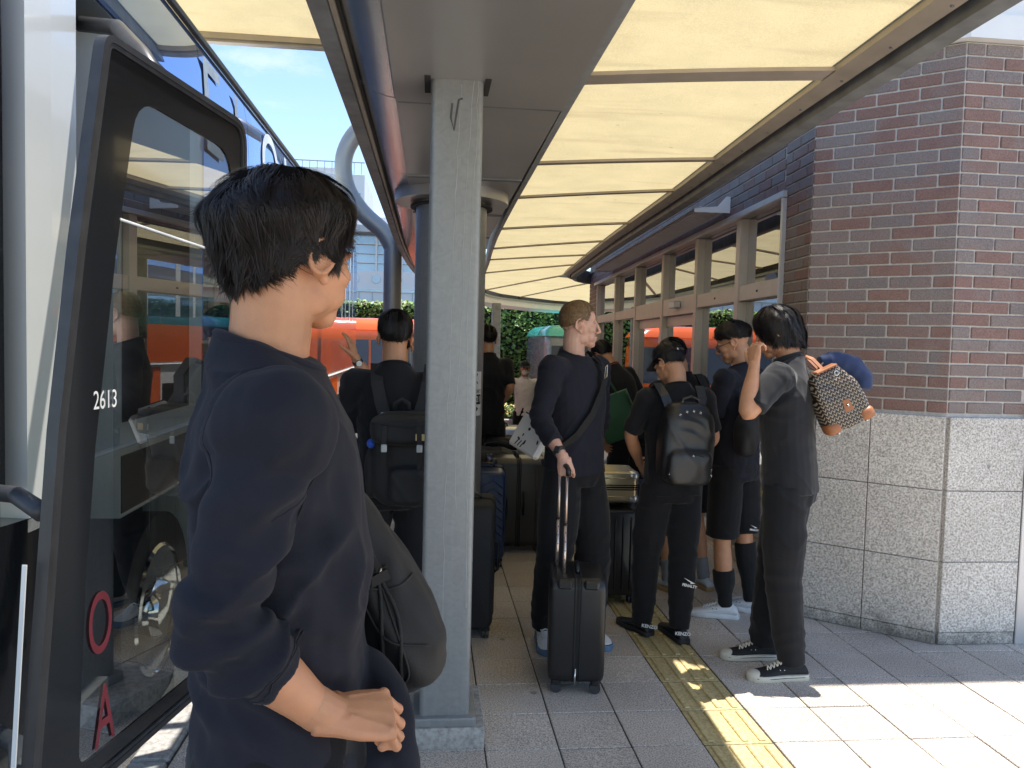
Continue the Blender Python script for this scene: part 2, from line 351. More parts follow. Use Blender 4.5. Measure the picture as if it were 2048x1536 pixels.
W0 = V(2.29, 4.59, 0); WT = V(WK, 1, 0) / WL; WN = V(-1, WK, 0) / WL
A1 = V(2.89, 4.085, 0); B1 = V(3.36, 4.085, 0)
def wl(y, d=0.0, z=0.0): return W0 + WT * ((y - 4.59) * WL) + WN * d + V(0, 0, z)
WFAR = wl(13.76)
bld = thing('station_building', 'brick and granite station building with a row of glazed doors', 'building', (2.9, 4.1, 0))
ROT = {}
pend = []
def brick_run(P0, P1, z0, z1, phase=0, pitch=0.2245, ch=0.0708):
    P0 = Vector(P0); P1 = Vector(P1); d = (P1 - P0); Ln = d.length; d.normalize(); n = V(d.y, -d.x, 0)
    rows = int(round((z1 - z0) / ch)); chh = (z1 - z0) / rows
    for r in range(rows):
        s = -pitch * (0.5 if (r + phase) % 2 else 1.0) + 0.0
        while s < Ln - 0.004:
            a = max(s, 0.0) + 0.005; b = min(s + pitch, Ln) - 0.005
            if b - a > 0.02:
                c = P0 + d * ((a + b) / 2) + n * (-0.011 + random.uniform(-0.0012, 0.0016)) + V(0, 0, z0 + (r + 0.5) * chh)
                pend.append((c, round(b - a, 3), chh - 0.0105, d.copy()))
            s += pitch
brick_run(W0, A1, 1.315, 3.36)
brick_run(A1, B1, 1.315, 3.36, 1)
brick_run(wl(5.02), W0, 1.315, 3.36, 1)
brick_run(wl(13.0), wl(5.02), 2.70, 3.36, 0)
brick_run(WFAR, wl(13.03), 0.1, 3.36, 1)
def bsize(b):
    s = scr(b[0])
    if s is None or abs(s[0]) > 1.06 or abs(s[1]) > 0.8: return 999
    return s[2]
pend.sort(key=bsize); bcache = {}; bg_ = G(); nb = 0
wall = None
core = G()
def slab(P0, P1, z0, z1, th=0.22, back=0.009):
    d = (Vector(P1) - Vector(P0)).normalized(); n = V(d.y, -d.x, 0); a = Vector(P0) - n * back; b = Vector(P1) - n * back
    core.add([a + V(0, 0, z0), b + V(0, 0, z0), b - n * th + V(0, 0, z0), a - n * th + V(0, 0, z0), a + V(0, 0, z1), b + V(0, 0, z1), b - n * th + V(0, 0, z1), a - n * th + V(0, 0, z1)],
             [[0, 1, 2, 3], [4, 7, 6, 5], [0, 4, 5, 1], [1, 5, 6, 2], [2, 6, 7, 3], [3, 7, 4, 0]])
slab(W0, A1, 0, 3.362); slab(A1, B1, 0, 3.363); slab(wl(5.02), W0, 0, 3.364); slab(wl(13.0), wl(5.018), 2.695, 3.365); slab(WFAR, wl(13.0), 0, 3.366)
wall = mk('wall', core, 'mortar', bld)
for c, ln, h, d in pend:
    M = Matrix.Translation(c) @ Matrix.Rotation(math.atan2(d.y, d.x), 4, 'Z')
    if nb < 298 and bsize((c,)) < 900:
        key = (ln, round(h, 3))
        if key not in bcache:
            me = G().box((0, 0, 0), (ln, 0.022, h), None, 0.0035).mesh('brick'); me.materials.append(MATS['brick_clay']); bcache[key] = me
        o = link('brick', bcache[key], None, wall); o.matrix_basis = M @ Matrix.Rotation(random.gauss(0, 0.004), 4, 'Y') @ Matrix.Rotation(random.gauss(0, 0.004), 4, 'Z'); nb += 1
    else: bg_.merge(G().box((0, 0, 0), (ln, 0.022, h), None, 0.0035).xf(M))
stuff(mk('brickwork', bg_, 'brick_clay', wall))
# granite plinth panels
def panels(P0, P1, cuts):
    P0 = Vector(P0); P1 = Vector(P1); d = (P1 - P0); Ln = d.length; d.normalize(); n = V(d.y, -d.x, 0)
    zs = [0.0, 0.072, 0.478, 0.884, 1.30]
    for i in range(len(cuts) - 1):
        for k in range(4):
            a, b = cuts[i] * Ln, cuts[i + 1] * Ln
            g = G().box((0, 0, 0), (b - a - 0.004, 0.036, zs[k + 1] - zs[k] - 0.004), None, 0.003)
            M = Matrix.Translation(P0 + d * ((a + b) / 2) + n * (0.006 + random.uniform(-.0008, .0008) + (-0.004 if k == 0 else 0)) + V(0, 0, (zs[k] + zs[k + 1]) / 2)) @ Matrix.Rotation(math.atan2(d.y, d.x), 4, 'Z')
            mk('granite_panel', g.xf(M), 'granite_grey', wall)
panels(W0, A1, [0.005, 0.5, 0.995]); panels(A1, B1, [0.004, 0.99]); panels(wl(5.02), W0, [0.0, 0.995])
# upper storey block and coping
up = G(); fpz = [wl(13.74, 0.01), wl(4.6, 0.01) + V(0, -0.02, 0), A1 + V(0, -0.012, 0), V(9, 4.075, 0), V(9, 13.8, 0)]
up.prism([(p.x, p.y) for p in fpz], 2.3, Matrix.Translation((0, 0, 3.5))); mk('parapet', up, 'white_panel', bld)
cp = G(); fq = [wl(13.76, 0.045), wl(4.57, 0.045) + V(0, -0.03, 0), A1 + V(-0.02, -0.05, 0), V(9.02, 4.035, 0), V(9.02, 13.85, 0)]
cp.prism([(p.x, p.y) for p in fq], 0.13, Matrix.Translation((0, 0, 3.368))); mk('coping', cp, 'white_panel', bld)
# room behind the glass
rm = G(); rm.bx(7.5, 7.6, 4.2, 13.7, 0, 3.3); rm.bx(2.9, 7.5, 13.6, 13.7, 0, 3.3); mk('room_wall', rm, 'room_wall', bld)
mk('room_ceiling', G().bx(2.75, 7.5, 4.45, 13.6, 2.9, 2.94), 'room_wall', bld)
mk('room_counter', G().bx(4.6, 5.2, 6.2, 11.5, 0.02, 1.05, 0.02), 'room_dark', bld)
for yy in (7.2, 10.4): mk('room_column', G().bx(4.0, 4.3, yy, yy + 0.3, 0.01, 2.9), 'room_dark', bld)
# glazing: posts, rails and panes of the window wall
def wbox(y0, y1, d0, d1, z0, z1, bev=0.004):
    ln = (y1 - y0) * WL
    return G().box((0, 0, 0), (ln, d1 - d0, z1 - z0), None, bev).xf(Matrix.Translation(wl((y0 + y1) / 2, (d0 + d1) / 2, (z0 + z1) / 2)) @ Matrix.Rotation(math.atan2(WT.y, WT.x), 4, 'Z'))
MY = [5.05, 5.95, 7.10, 8.40, 9.85, 11.30, 13.0]
for i, y in enumerate(MY):
    mk('window_post', wbox(y - 0.045, y + 0.045, -0.15, -0.012, 0.0, 2.66), 'frame_alu', bld)
mk('window_head', wbox(5.0, 13.04, -0.15, -0.004, 2.662, 2.695), 'frame_alu', bld)
mk('window_trim', wbox(4.975, 13.06, -0.006, 0.03, 2.655, 2.70), 'frame_light', bld)
mk('window_trim', wbox(4.975, 5.003, -0.006, 0.03, 0.0, 2.652), 'frame_light', bld)
for i in range(6):
    a, b = MY[i] + 0.047, MY[i + 1] - 0.047
    zt0, zt1 = (2.02, 2.14) if i not in (2, 3) else (1.98, 2.16)
    mk('window_rail', wbox(a, b, -0.13, -0.02, zt0, zt1), 'frame_alu', bld)
    mk('window_pane', wbox(a, b, -0.085, -0.079, zt1, 2.66, 0), 'window_glass', bld)
    mk('window_pane', wbox(a, b, -0.085, -0.079, 0.1, zt0, 0), 'window_glass', bld)
    mk('door_sill', wbox(a, b, -0.12, -0.03, 0.004, 0.1), 'frame_alu', bld)
    mk('gasket', wbox(a, a + 0.02, -0.09, -0.06, 0.1, 2.66, 0), 'gasket', bld)
    if i in (2, 3):
        mk('door_frame', wbox(a + 0.02, a + 0.08, -0.11, -0.07, 0.11, 1.97), 'frame_alu', bld)
        mk('door_frame', wbox(a + 0.081, b, -0.11, -0.07, 1.87, 1.975), 'frame_alu', bld)
mk('door_sensor', wbox(7.62, 7.86, -0.02, 0.045, 2.045, 2.115, 0.008), 'frame_light', bld)
for y in (5.5, 6.5): mk('rail_socket', wbox(y, y + 0.03, -0.022, -0.017, 2.07, 2.085, 0), 'gasket', bld)
# louvred awning over the doors
aw = G()
for k in range(9): aw.merge(wbox(6.15, 11.45, 0.03 + k * 0.026, 0.045 + k * 0.026, 2.752, 2.778, 0.002))
mk('awning_slats', aw, 'frame_light', bld)
mk('awning_plate', wbox(6.15, 11.45, 0.02, 0.275, 2.781, 2.786, 0), 'frame_light', bld)
for y in (6.12, 11.46):
    pr = G().prism([(0, 0), (0.29, 0), (0.29, 0.03), (0.10, 0.05), (0.03, 0.13), (0, 0.13)], 0.022)
    Mx = basis(wl(y, 0.005, 2.738), WN, (0, 0, 1)); mk('awning_bracket', pr.xf(Mx), 'white_panel', bld)
# notices on the glass
sg = mk('notice_board', wbox(5.98, 7.05, -0.125, -0.12, 1.15, 1.62, 0), 'sign_brown', bld)
text('岡山駅', 0.2, basis(wl(6.5, -0.118, 1.42), -WT, (0, 0, 1)), 'sticker_white', sg)
sg2 = mk('notice_board', wbox(9.95, 10.45, -0.125, -0.12, 1.35, 1.85, 0), 'sign_brown', bld)
gg = G()
for a in range(3):
    for b in range(2):
        gg.merge(wbox(10.04 + a * 0.12, 10.12 + a * 0.12, -0.1195, -0.1185, 1.52 + b * 0.13, 1.53 + b * 0.13, 0)); gg.merge(wbox(10.04 + a * 0.12, 10.12 + a * 0.12, -0.1195, -0.1185, 1.58 + b * 0.13, 1.59 + b * 0.13, 0)); gg.merge(wbox(10.07 + a * 0.12, 10.08 + a * 0.12, -0.1195, -0.1185, 1.52 + b * 0.13, 1.60 + b * 0.13, 0))
mk('sign_marks', gg, 'sticker_white', sg2)
mk('glass_sticker', wbox(8.55, 8.75, -0.078, -0.077, 1.62, 1.80, 0), 'sticker_white', bld); mk('glass_sticker', wbox(8.56, 8.74, -0.078, -0.077, 1.84, 1.93, 0), 'sticker_yellow', bld); mk('glass_sticker', wbox(8.57, 8.73, -0.0765, -0.076, 1.66, 1.70, 0), 'sticker_red', bld)
# glazed bay right of the corner
mk('bay_post', G().bx(3.362, 3.42, 4.06, 4.2, 0, 2.6, 0.004), 'frame_light', bld)
pbr('bay_wood', (0.33, 0.15, 0.06), 0.5, var=0.25, scale=3, stretch=(1, 1, 12))
mk('bay_pane', G().bx(3.424, 4.6, 4.14, 4.146, 0.2, 2.6), 'window_glass', bld); mk('bay_sill', G().bx(3.424, 4.6, 4.09, 4.2, 0.0, 0.2, 0.004), 'frame_light', bld)
mk('bay_board', G().bx(3.44, 4.6, 4.25, 4.28, 0.45, 1.25), 'bay_wood', bld); mk('bay_wall', G().bx(3.42, 9, 4.1, 4.3, 2.6, 3.36), 'mortar', bld); mk('bay_wall', G().bx(4.62, 9, 4.1, 4.3, 0, 2.598), 'mortar', bld)
# ================================================================== canopy over the footpath
pbr('soffit_metal', (0.42, 0.41, 0.395), 0.36, metal=0.5, var=0.07, scale=1.6)
pbr('polished_steel', (0.60, 0.61, 0.62), 0.24, metal=1.0, var=0.05, scale=3, bump=0.25, bscale=2.2)
pbr('galvanised', (0.24, 0.25, 0.255), 0.55, metal=0.35, var=0.22, scale=9, bump=0.12, bscale=30)
pbr('galv_light', (0.40, 0.42, 0.425), 0.48, metal=0.45, var=0.12, scale=14)
pbr('trim_tan', (0.42, 0.37, 0.31), 0.5, metal=0.2, var=0.1, scale=8)
pbr('slot_dark', (0.03, 0.028, 0.026), 0.8)
pbr('pipe_metal', (0.30, 0.295, 0.285), 0.42, metal=0.6, var=0.06, scale=2)
def column_mat():
    m, t, b = nodes('column_paint'); N = t.nodes.new; LK = t.links.new
    g = N('ShaderNodeNewGeometry')
    n = N('ShaderNodeTexNoise'); n.inputs['Scale'].default_value = 26; n.inputs['Detail'].default_value = 6; n.inputs['Distortion'].default_value = 1.5; LK(g.outputs['Position'], n.inputs[0])
    r = N('ShaderNodeValToRGB'); e = r.color_ramp.elements; e[0].position = 0.3; e[0].color = (0.24, 0.25, 0.25, 1); e[1].position = 0.75; e[1].color = (0.295, 0.305, 0.304, 1); LK(n.outputs[0], r.inputs[0])
    mp = N('ShaderNodeMapping'); mp.inputs['Scale'].default_value = (34, 34, 1.1); LK(g.outputs['Position'], mp.inputs[0])
    n2 = N('ShaderNodeTexNoise'); n2.inputs['Scale'].default_value = 1.0; n2.inputs['Detail'].default_value = 3; LK(mp.outputs[0], n2.inputs[0])
    r2 = N('ShaderNodeValToRGB'); f = r2.color_ramp.elements; f[0].position = 0.52; f[0].color = (0, 0, 0, 1); f[1].position = 0.75; f[1].color = (0.25, 0.25, 0.25, 1); LK(n2.outputs[0], r2.inputs[0])
    mx = N('ShaderNodeMixRGB'); mx.inputs[2].default_value = (0.36, 0.37, 0.37, 1); LK(r2.outputs[0], mx.inputs[0]); LK(r.outputs[0], mx.inputs[1]); LK(mx.outputs[0], b.inputs['Base Color'])
    b.inputs['Roughness'].default_value = 0.42; b.inputs['Metallic'].default_value = 0.25
    bp = N('ShaderNodeBump'); bp.inputs['Strength'].default_value = 0.15; bp.inputs['Distance'].default_value = 0.002; LK(n.outputs[0], bp.inputs['Height']); LK(bp.outputs[0], b.inputs['Normal'])
column_mat()
pbr('scratch_dark', (0.07, 0.075, 0.08), 0.6); pbr('drip_pale', (0.42, 0.43, 0.43), 0.7)
def membrane(name, c, tcol):
    m, t, b = nodes(name); N = t.nodes.new; LK = t.links.new; t.nodes.remove(b)
    g = N('ShaderNodeNewGeometry'); n = N('ShaderNodeTexNoise'); n.inputs['Scale'].default_value = 22; n.inputs['Detail'].default_value = 6; LK(g.outputs['Position'], n.inputs[0])
    n3 = N('ShaderNodeTexNoise'); n3.inputs['Scale'].default_value = 170; n3.inputs['Detail'].default_value = 2; LK(g.outputs['Position'], n3.inputs[0])
    av = N('ShaderNodeMath'); av.operation = 'MULTIPLY_ADD'; av.inputs[1].default_value = 0.6; LK(n3.outputs[0], av.inputs[0])
    hv = N('ShaderNodeMath'); hv.operation = 'MULTIPLY'; hv.inputs[1].default_value = 0.4; n.inputs['Scale'].default_value = 3.2; n.inputs['Roughness'].default_value = 0.65; LK(n.outputs[0], hv.inputs[0]); LK(hv.outputs[0], av.inputs[2])
    r = N('ShaderNodeValToRGB'); e = r.color_ramp.elements; e[0].position = 0.3; e[1].position = 0.6
    e[0].color = col4([x * 0.70 for x in tcol]); e[1].color = col4(tcol); LK(av.outputs[0], r.inputs[0])
    vo = N('ShaderNodeTexVoronoi'); vo.inputs['Scale'].default_value = 3.1; LK(g.outputs['Position'], vo.inputs[0]); n5 = N('ShaderNodeTexNoise'); n5.inputs['Scale'].default_value = 30; LK(g.outputs['Position'], n5.inputs[0])
    ds = N('ShaderNodeMath'); ds.operation = 'MULTIPLY_ADD'; ds.inputs[1].default_value = 0.09; LK(n5.outputs[0], ds.inputs[0]); LK(vo.outputs['Distance'], ds.inputs[2])
    sp = N('ShaderNodeMapRange'); sp.inputs[1].default_value = 0.075; sp.inputs[2].default_value = 0.095; sp.inputs[3].default_value = 0.6; sp.inputs[4].default_value = 0.0; LK(ds.outputs[0], sp.inputs[0])
    st_ = N('ShaderNodeMapping'); st_.inputs['Scale'].default_value = (0.7, 5.0, 1.0); LK(g.outputs['Position'], st_.inputs[0]); n6 = N('ShaderNodeTexNoise'); n6.inputs['Scale'].default_value = 1.6; n6.inputs['Detail'].default_value = 8; LK(st_.outputs[0], n6.inputs[0])
    sk = N('ShaderNodeMapRange'); sk.inputs[1].default_value = 0.55; sk.inputs[2].default_value = 0.75; sk.inputs[3].default_value = 0.0; sk.inputs[4].default_value = 0.38; LK(n6.outputs[0], sk.inputs[0])
    mxs = N('ShaderNodeMath'); mxs.operation = 'MAXIMUM'; LK(sp.outputs[0], mxs.inputs[0]); LK(sk.outputs[0], mxs.inputs[1])
    mst = N('ShaderNodeMixRGB'); mst.inputs[2].default_value = (0.17, 0.13, 0.065, 1); LK(mxs.outputs[0], mst.inputs[0]); LK(r.outputs[0], mst.inputs[1])
    tr = N('ShaderNodeBsdfTranslucent'); LK(mst.outputs[0], tr.inputs[0])
    df = N('ShaderNodeBsdfDiffuse'); df.inputs[0].default_value = col4(c)
    mx = N('ShaderNodeMixShader'); mx.inputs[0].default_value = 0.30; LK(tr.outputs[0], mx.inputs[1]); LK(df.outputs[0], mx.inputs[2]); LK(mx.outputs[0], t.nodes['Material Output'].inputs[0])
membrane('roof_membrane', (0.46, 0.385, 0.235), (0.45, 0.37, 0.205))
can = thing('canopy', 'long footpath canopy with yellow translucent panels and grey metal soffit', 'canopy', (0.2, 3.5, 2.6))
SJ = [-1.5, 0.9, 3.46, 5.02, 6.42, 7.8, 9.2, 10.6, 12.2, 13.8]
for i in range(len(SJ) - 1):
    y0, y1 = SJ[i] + 0.006, SJ[i + 1] - 0.006; dz = -0.012 if i < 2 else 0.0
    off = lambda y: 0.006 * max(0, y - 9) ** 2 * 0.6
    g = G(); prof = [(-0.17, 2.69 + dz), (0.555, 2.69 + dz), (0.575, 2.74), (0.575, 2.98), (-0.19, 2.98), (-0.19, 2.715)]
    g.rings([[(x + off(y0), y0, z) for x, z in prof], [(x + off(y1), y1, z) for x, z in prof]]); mk('soffit_panel', g, 'soffit_metal', can)
    pr2 = [(-0.172 + 0, 2.693), (-0.215, 2.70), (-0.27, 2.722), (-0.325, 2.755), (-0.352, 2.79), (-0.35, 2.80), (-0.20, 2.80)]
    g = G(); g.rings([[(x + off(y0), y0, z) for x, z in pr2], [(x + off(y1), y1, z) for x, z in pr2]]); mk('side_cladding', g, 'polished_steel', can, auto=40)
    sc_ = G()
    for k in range(3): sc_.cyl((-0.325 + off(y0) + 0.012, y0 + 0.2 + k * (y1 - y0 - 0.3) / 2, 2.752), 0.007, 0.006, (-0.5, 0, -1), 8)
    mk('rivets', sc_, 'slot_dark', can)
    if 0 < i: mk('joint_strip', G().bx(-0.165 + off(y0), 0.555 + off(y0), y0 - 0.03, y0 + 0.02, 2.681, 2.705), 'galvanised', can)
def sweep(path, prof):
    g = G(); rs = []
    for i, p in enumerate(path):
        t = (path[min(i + 1, len(path) - 1)] - path[max(i - 1, 0)]).normalized(); n = V(t.y, -t.x, 0)
        rs.append([p + n * a + V(0, 0, b) for a, b in prof])
    return g.rings(rs)
LB = [V(-0.385, y, 0) for y in (-1.5, 5, 8)] + [V(-0.385 + 0.006 * (y - 8) ** 2, y, 0) for y in (9, 10, 11, 12, 13, 14, 15)]
mk('edge_beam', sweep(LB, [(-0.032, 2.72), (0.03, 2.72), (0.03, 2.97), (-0.032, 2.97)]), 'galvanised', can)
mk('gutter_lip', sweep(LB, [(0.034, 2.735), (0.052, 2.735), (0.052, 2.79), (0.034, 2.79)]), 'trim_tan', can)
mk('gutter_slot', sweep(LB, [(0.053, 2.745), (0.064, 2.745), (0.064, 2.85), (0.053, 2.85)]), 'slot_dark', can)
# right fascia path and yellow panels
RP = [(1.585, -1.5), (1.59, 1.5), (1.635, 3.14), (1.71, 4.66), (1.765, 5.63), (1.83, 7.2), (1.89, 8.5), (1.97, 9.87), (2.05, 11.1), (2.11, 12.1), (2.2, 12.8), (2.45, 13.5), (2.95, 13.98), (4.2, 14.15), (7.5, 14.2)]
def smooth_path(P, n=4):
    P = [Vector((a[0], a[1], 0)) for a in P]; out = []
    for i in range(len(P) - 1):
        p0, p1, p2, p3 = P[max(i - 1, 0)], P[i], P[i + 1], P[min(i + 2, len(P) - 1)]
        for k in range(n):
            t = k / n; out.append(0.5 * ((2 * p1) + (-p0 + p2) * t + (2 * p0 - 5 * p1 + 4 * p2 - p3) * t * t + (-p0 + 3 * p1 - 3 * p2 + p3) * t ** 3))
    return out + [P[-1]]
RPs = smooth_path(RP)
mk('fascia_trim', sweep(RPs, [(-0.02, 2.785), (0.022, 2.770), (0.022, 2.775), (0.055, 2.765), (0.055, 2.85), (-0.02, 2.85)]), 'trim_tan', can, auto=30)
mk('fascia_slot', sweep(RPs, [(0.056, 2.80), (0.085, 2.80), (0.085, 2.86), (0.056, 2.86)]), 'slot_dark', can)
mk('fascia_gutter', sweep(RPs, [(0.086, 2.755), (0.092, 2.735), (0.165, 2.73), (0.178, 2.76), (0.178, 2.95), (0.086, 2.95)]), 'galvanised', can, auto=30)
bl = G()
for k in range(0, len(RPs) - 8, 1):
    bl.cyl(RPs[k] + V(0.038, 0, 2.7685), 0.006, 0.006, 'z', 8)
mk('fixings', bl, 'galvanised', can)
LP = [(0.61, -1.5), (0.61, 1.7), (0.61, 3.39), (0.62, 5.01), (0.63, 6.2), (0.66, 7.92), (0.72, 9.6), (0.78, 10.9), (0.86, 13.0), (1.0, 15.4), (1.17, 17.2), (1.62, 18.5), (2.18, 19.35), (3.28, 20.7), (5.2, 21.8)]
ri = [0, 1, 2, 3, 4, 5, 6, 7, 8, 9, 10, 11, 12, 13, 14]
for i in range(len(LP) - 1):
    a0, a1 = V(*LP[i], 2.80), V(*LP[i + 1], 2.80); b0, b1 = V(*RP[i], 2.80), V(*RP[i + 1], 2.80)
    g = G(); vs = []; nu, nv = 10, 6
    for u in range(nu + 1):
        for v in range(nv + 1):
            uu, vv = u / nu, v / nv; p = (a0.lerp(a1, vv)).lerp(b0.lerp(b1, vv), uu); p.z += 0.004 * math.sin(PI * uu) + 0.008 * math.sin(PI * vv) * math.sin(PI * uu) + 0.012; vs.append(p)
    fs = [[u * (nv + 1) + v, (u + 1) * (nv + 1) + v, (u + 1) * (nv + 1) + v + 1, u * (nv + 1) + v + 1] for u in range(nu) for v in range(nv)]
    mk('roof_panel', g.add(vs, fs), 'roof_membrane', can, smooth=True)
    if 0 < i < 9 or i in (10, 12):
        pts = []
        for u in range(9): p = a0.lerp(b0, u / 8); p.z += 0.004 * math.sin(PI * u / 8) - 0.002; pts.append(p)
        mk('rib', G().strap(pts, 0.055 if i != 2 else 0.12, 0.016, (a1 - a0)), 'trim_tan', can)
LPs = smooth_path(LP, 3); k0 = 21
mk('inner_gutter', sweep(LPs, [(-0.045, 2.70), (-0.012, 2.70), (-0.012, 2.87), (-0.045, 2.87)]), 'galv_light', can, auto=30)
mk('inner_slot', sweep(LPs, [(-0.011, 2.74), (0.004, 2.74), (0.004, 2.86), (-0.011, 2.86)]), 'slot_dark', can)
mk('end_fascia', sweep(LPs[k0:], [(-0.35, 2.50), (-0.05, 2.56), (-0.05, 2.75), (-0.35, 2.75)]), 'white_panel', can, auto=30)
# the higher wing of the canopy over the bus
hw = thing('bus_canopy', 'high yellow translucent canopy wing above the white bus', 'canopy', (-1.5, 3, 3.9))
for i, (y0, y1) in enumerate(((3.4, 4.8), (4.8, 6.2))):
    g = G(); vs = []
    for u in range(9):
        for v in range(5): vs.append((-4.2 + u * (3.45 / 8), y0 + (y1 - y0) * v / 4, 3.92 + 0.05 * math.sin(PI * v / 4)))
    mk('roof_panel', g.add(vs, [[u * 5 + v, (u + 1) * 5 + v, (u + 1) * 5 + v + 1, u * 5 + v + 1] for u in range(8) for v in range(4)]), 'roof_membrane', hw, smooth=True)
    mk('rib', G().bx(-4.2, -0.75, y1 - 0.02, y1 + 0.02, 3.88, 3.93), 'trim_tan', hw)
mk('edge_trim', G().bx(-4.2, -0.75, 6.2, 6.27, 3.86, 4.0), 'trim_tan', hw)
mk('edge_beam', G().bx(-0.80, -0.72, 3.38, 6.25, 3.80, 4.02), 'galvanised', hw)
for y in (3.6, 5.6): mk('hanger', G().tube([(-0.76, y, 3.81), (-0.385, y, 2.95)], 0.03, 12), 'galvanised', hw)
# columns
sq = thing('steel_column', 'weathered grey square steel column on a concrete footing', 'column', (0.085, 3.23, 0))
def rrect(w, d, r, n=5):
    out = []
    for cx, cy, a0 in ((w / 2 - r, d / 2 - r, 0), (-w / 2 + r, d / 2 - r, 90), (-w / 2 + r, -d / 2 + r, 180), (w / 2 - r, -d / 2 + r, 270)):
        for k in range(n + 1): a = rad(a0 + 90 * k / n); out.append((cx + r * math.cos(a), cy + r * math.sin(a)))
    return out
rr = rrect(0.205, 0.2, 0.022)
g = G().rings([[(0.085 + x, 3.23 + y, 0.1) for x, y in rr], [(0.085 + x, 3.23 + y, 2.70) for x, y in rr]]); mk('shaft', g, 'column_paint', sq, auto=40)
ft = G(); R4 = rrect(0.46, 0.40, 0.012, 2)
ft.rings([[(0.02 + x * k, 3.285 + y * k, z) for x, y in R4] for z, k in ((-0.01, 1.0), (0.072, 1.0), (0.085, 0.975))]); mk('footing', ft, 'concrete', sq, auto=30)
mk('base_plate', G().rings([[(0.085 + x * k, 3.23 + y * k, z) for x, y in rrect(0.262, 0.258, 0.02)] for z, k in ((0.086, 1), (0.112, 1), (0.118, 0.97), (0.12, 0.85))]), 'column_paint', sq, auto=30)
pl = [(0.035, 2.585), (0.03, 2.53), (0.043, 2.48), (0.052, 2.545), (0.06, 2.60), (0.075, 2.606)]
mk('scrawl', G().tube([(0.085 + x - 0.055, 3.1285, z) for x, z in pl], 0.0045, 6, 0.3), 'scratch_dark', sq)
for x0, z0, z1 in ((0.165, 2.69, 0.5), (0.15, 2.68, 0.9), (0.10, 2.66, 0.3)):
    zz = z0; pts = []; x = x0
    while zz > z1: pts.append((x, 3.1292, zz)); zz -= random.uniform(0.03, 0.09); x += random.gauss(-0.0012, 0.0035)
    mk('drip_stain', G().tube(pts, [random.uniform(0.0004, 0.0012) for _ in pts], 5, 0.3, up=(0, 1, 0)), 'drip_pale', sq)
for dx in (-0.125, 0.125): mk('slot', G().bx(0.085 + dx * 0.95 - 0.012, 0.085 + dx * 0.95 + 0.012, 3.1, 3.30, 2.672, 2.677), 'slot_dark', sq)
rc = thing('round_column', 'thick round grey column with an airport stop sign', 'column', (0.127, 5.6, 0))
mk('shaft', G().tube([(0.127, 5.6, 0), (0.127, 5.6, 2.67)], 0.25, 40), 'column_paint', rc, auto=40)
mk('collar', G().tube([(0.127, 5.6, 2.62), (0.127, 5.6, 2.70)], 0.40, 48), 'soffit_metal', rc, auto=40)
mk('collar_gap', G().tube([(0.127, 5.6, 2.585), (0.127, 5.6, 2.60)], 0.29, 40), 'slot_dark', rc, auto=40)
pbr('print_black', (0.015, 0.015, 0.015), 0.6)
# sign bent round the column: plate, aeroplane, lettering, arrow
def bend(me, ang0, z0, r=0.2535):
    for v in me.vertices:
        a = ang0 + v.co.x / r; rr_ = r + v.co.z; v.co = V(0.127 + rr_ * math.cos(a), 5.6 + rr_ * math.sin(a), z0 + v.co.y)
    return me
A0S = math.atan2(-0.70, 0.71); zs0 = 1.29
g = G(); n = 14
g.rings([[(-0.085 + 0.17 * k / n, y, z) for y, z in ((-0.155, 0), (0.155, 0), (0.155, 0.002), (-0.155, 0.002))] for k in range(n + 1)])
sgn = link('stop_sign', bend(g.mesh('stop_sign'), A0S, zs0), 'sticker_white', rc)
def plate_part(name, g_, m, zz=0.0025):
    for p in g_.v: p.z += zz
    me = g_.mesh(name); bm = bmesh.new(); bm.from_mesh(me); bmesh.ops.subdivide_edges(bm, edges=bm.edges[:], cuts=3, use_grid_fill=True); bm.to_mesh(me); bm.free()
    return link(name, bend(me, A0S, zs0), m, sgn)
plane = G().tube([(-0.035, 0.065, 0), (0.03, 0.14, 0)], [0.008, 0.006], 6, 0.2); plane.strap([(-0.035, 0.13, 0), (0.0, 0.10, 0), (0.035, 0.07, 0)], [0.006, 0.022, 0.006], 0.001, (0.6, 0.8, 0)); plane.strap([(-0.05, 0.085, 0), (-0.02, 0.062, 0)], 0.01, 0.001, (0.6, 0.8, 0))
plate_part('aeroplane_sign', plane, 'print_black')
plate_part('text_band', G().bx(-0.075, 0.075, -0.075, -0.005, 0, 0.0005), 'print_black')
for body, yy, sz, mt in (('AIRPORT', 0.015, 0.036, 'print_black'), ('No.21', -0.04, 0.056, 'sticker_white')):
    me = text_mesh(body, sz, 0.0003)
    for v in me.vertices: v.co.y += yy; v.co.z += 0.004
    me.materials.clear(); link('lettering', bend(me, A0S, zs0), mt, sgn)
ar = G().prism([(-0.04, -0.118), (0.01, -0.118), (0.01, -0.13), (0.045, -0.106), (0.01, -0.082), (0.01, -0.094), (-0.04, -0.094)], 0.0005); plate_part('arrow', ar, 'print_black')
pc = thing('pipe_column', 'grey pipe post bent into a big open loop at the roof edge', 'post', (-0.49, 10, -0.28))
pts = [(-0.49, 10, -0.28), (-0.50, 10, 2.84)]
mk('post', G().tube(pts, 0.112, 24), 'pipe_metal', pc, auto=40)
lp = smooth_path([(-0.50, 2.80), (-0.62, 3.0), (-0.90, 3.25), (-1.09, 3.55), (-1.12, 3.9), (-0.98, 4.2), (-0.72, 4.38), (-0.40, 4.45), (-0.15, 4.46)], 5)
mk('loop', G().tube([(p.x, 10, p.y) for p in lp], 0.108, 24), 'pipe_metal', pc, smooth=True)
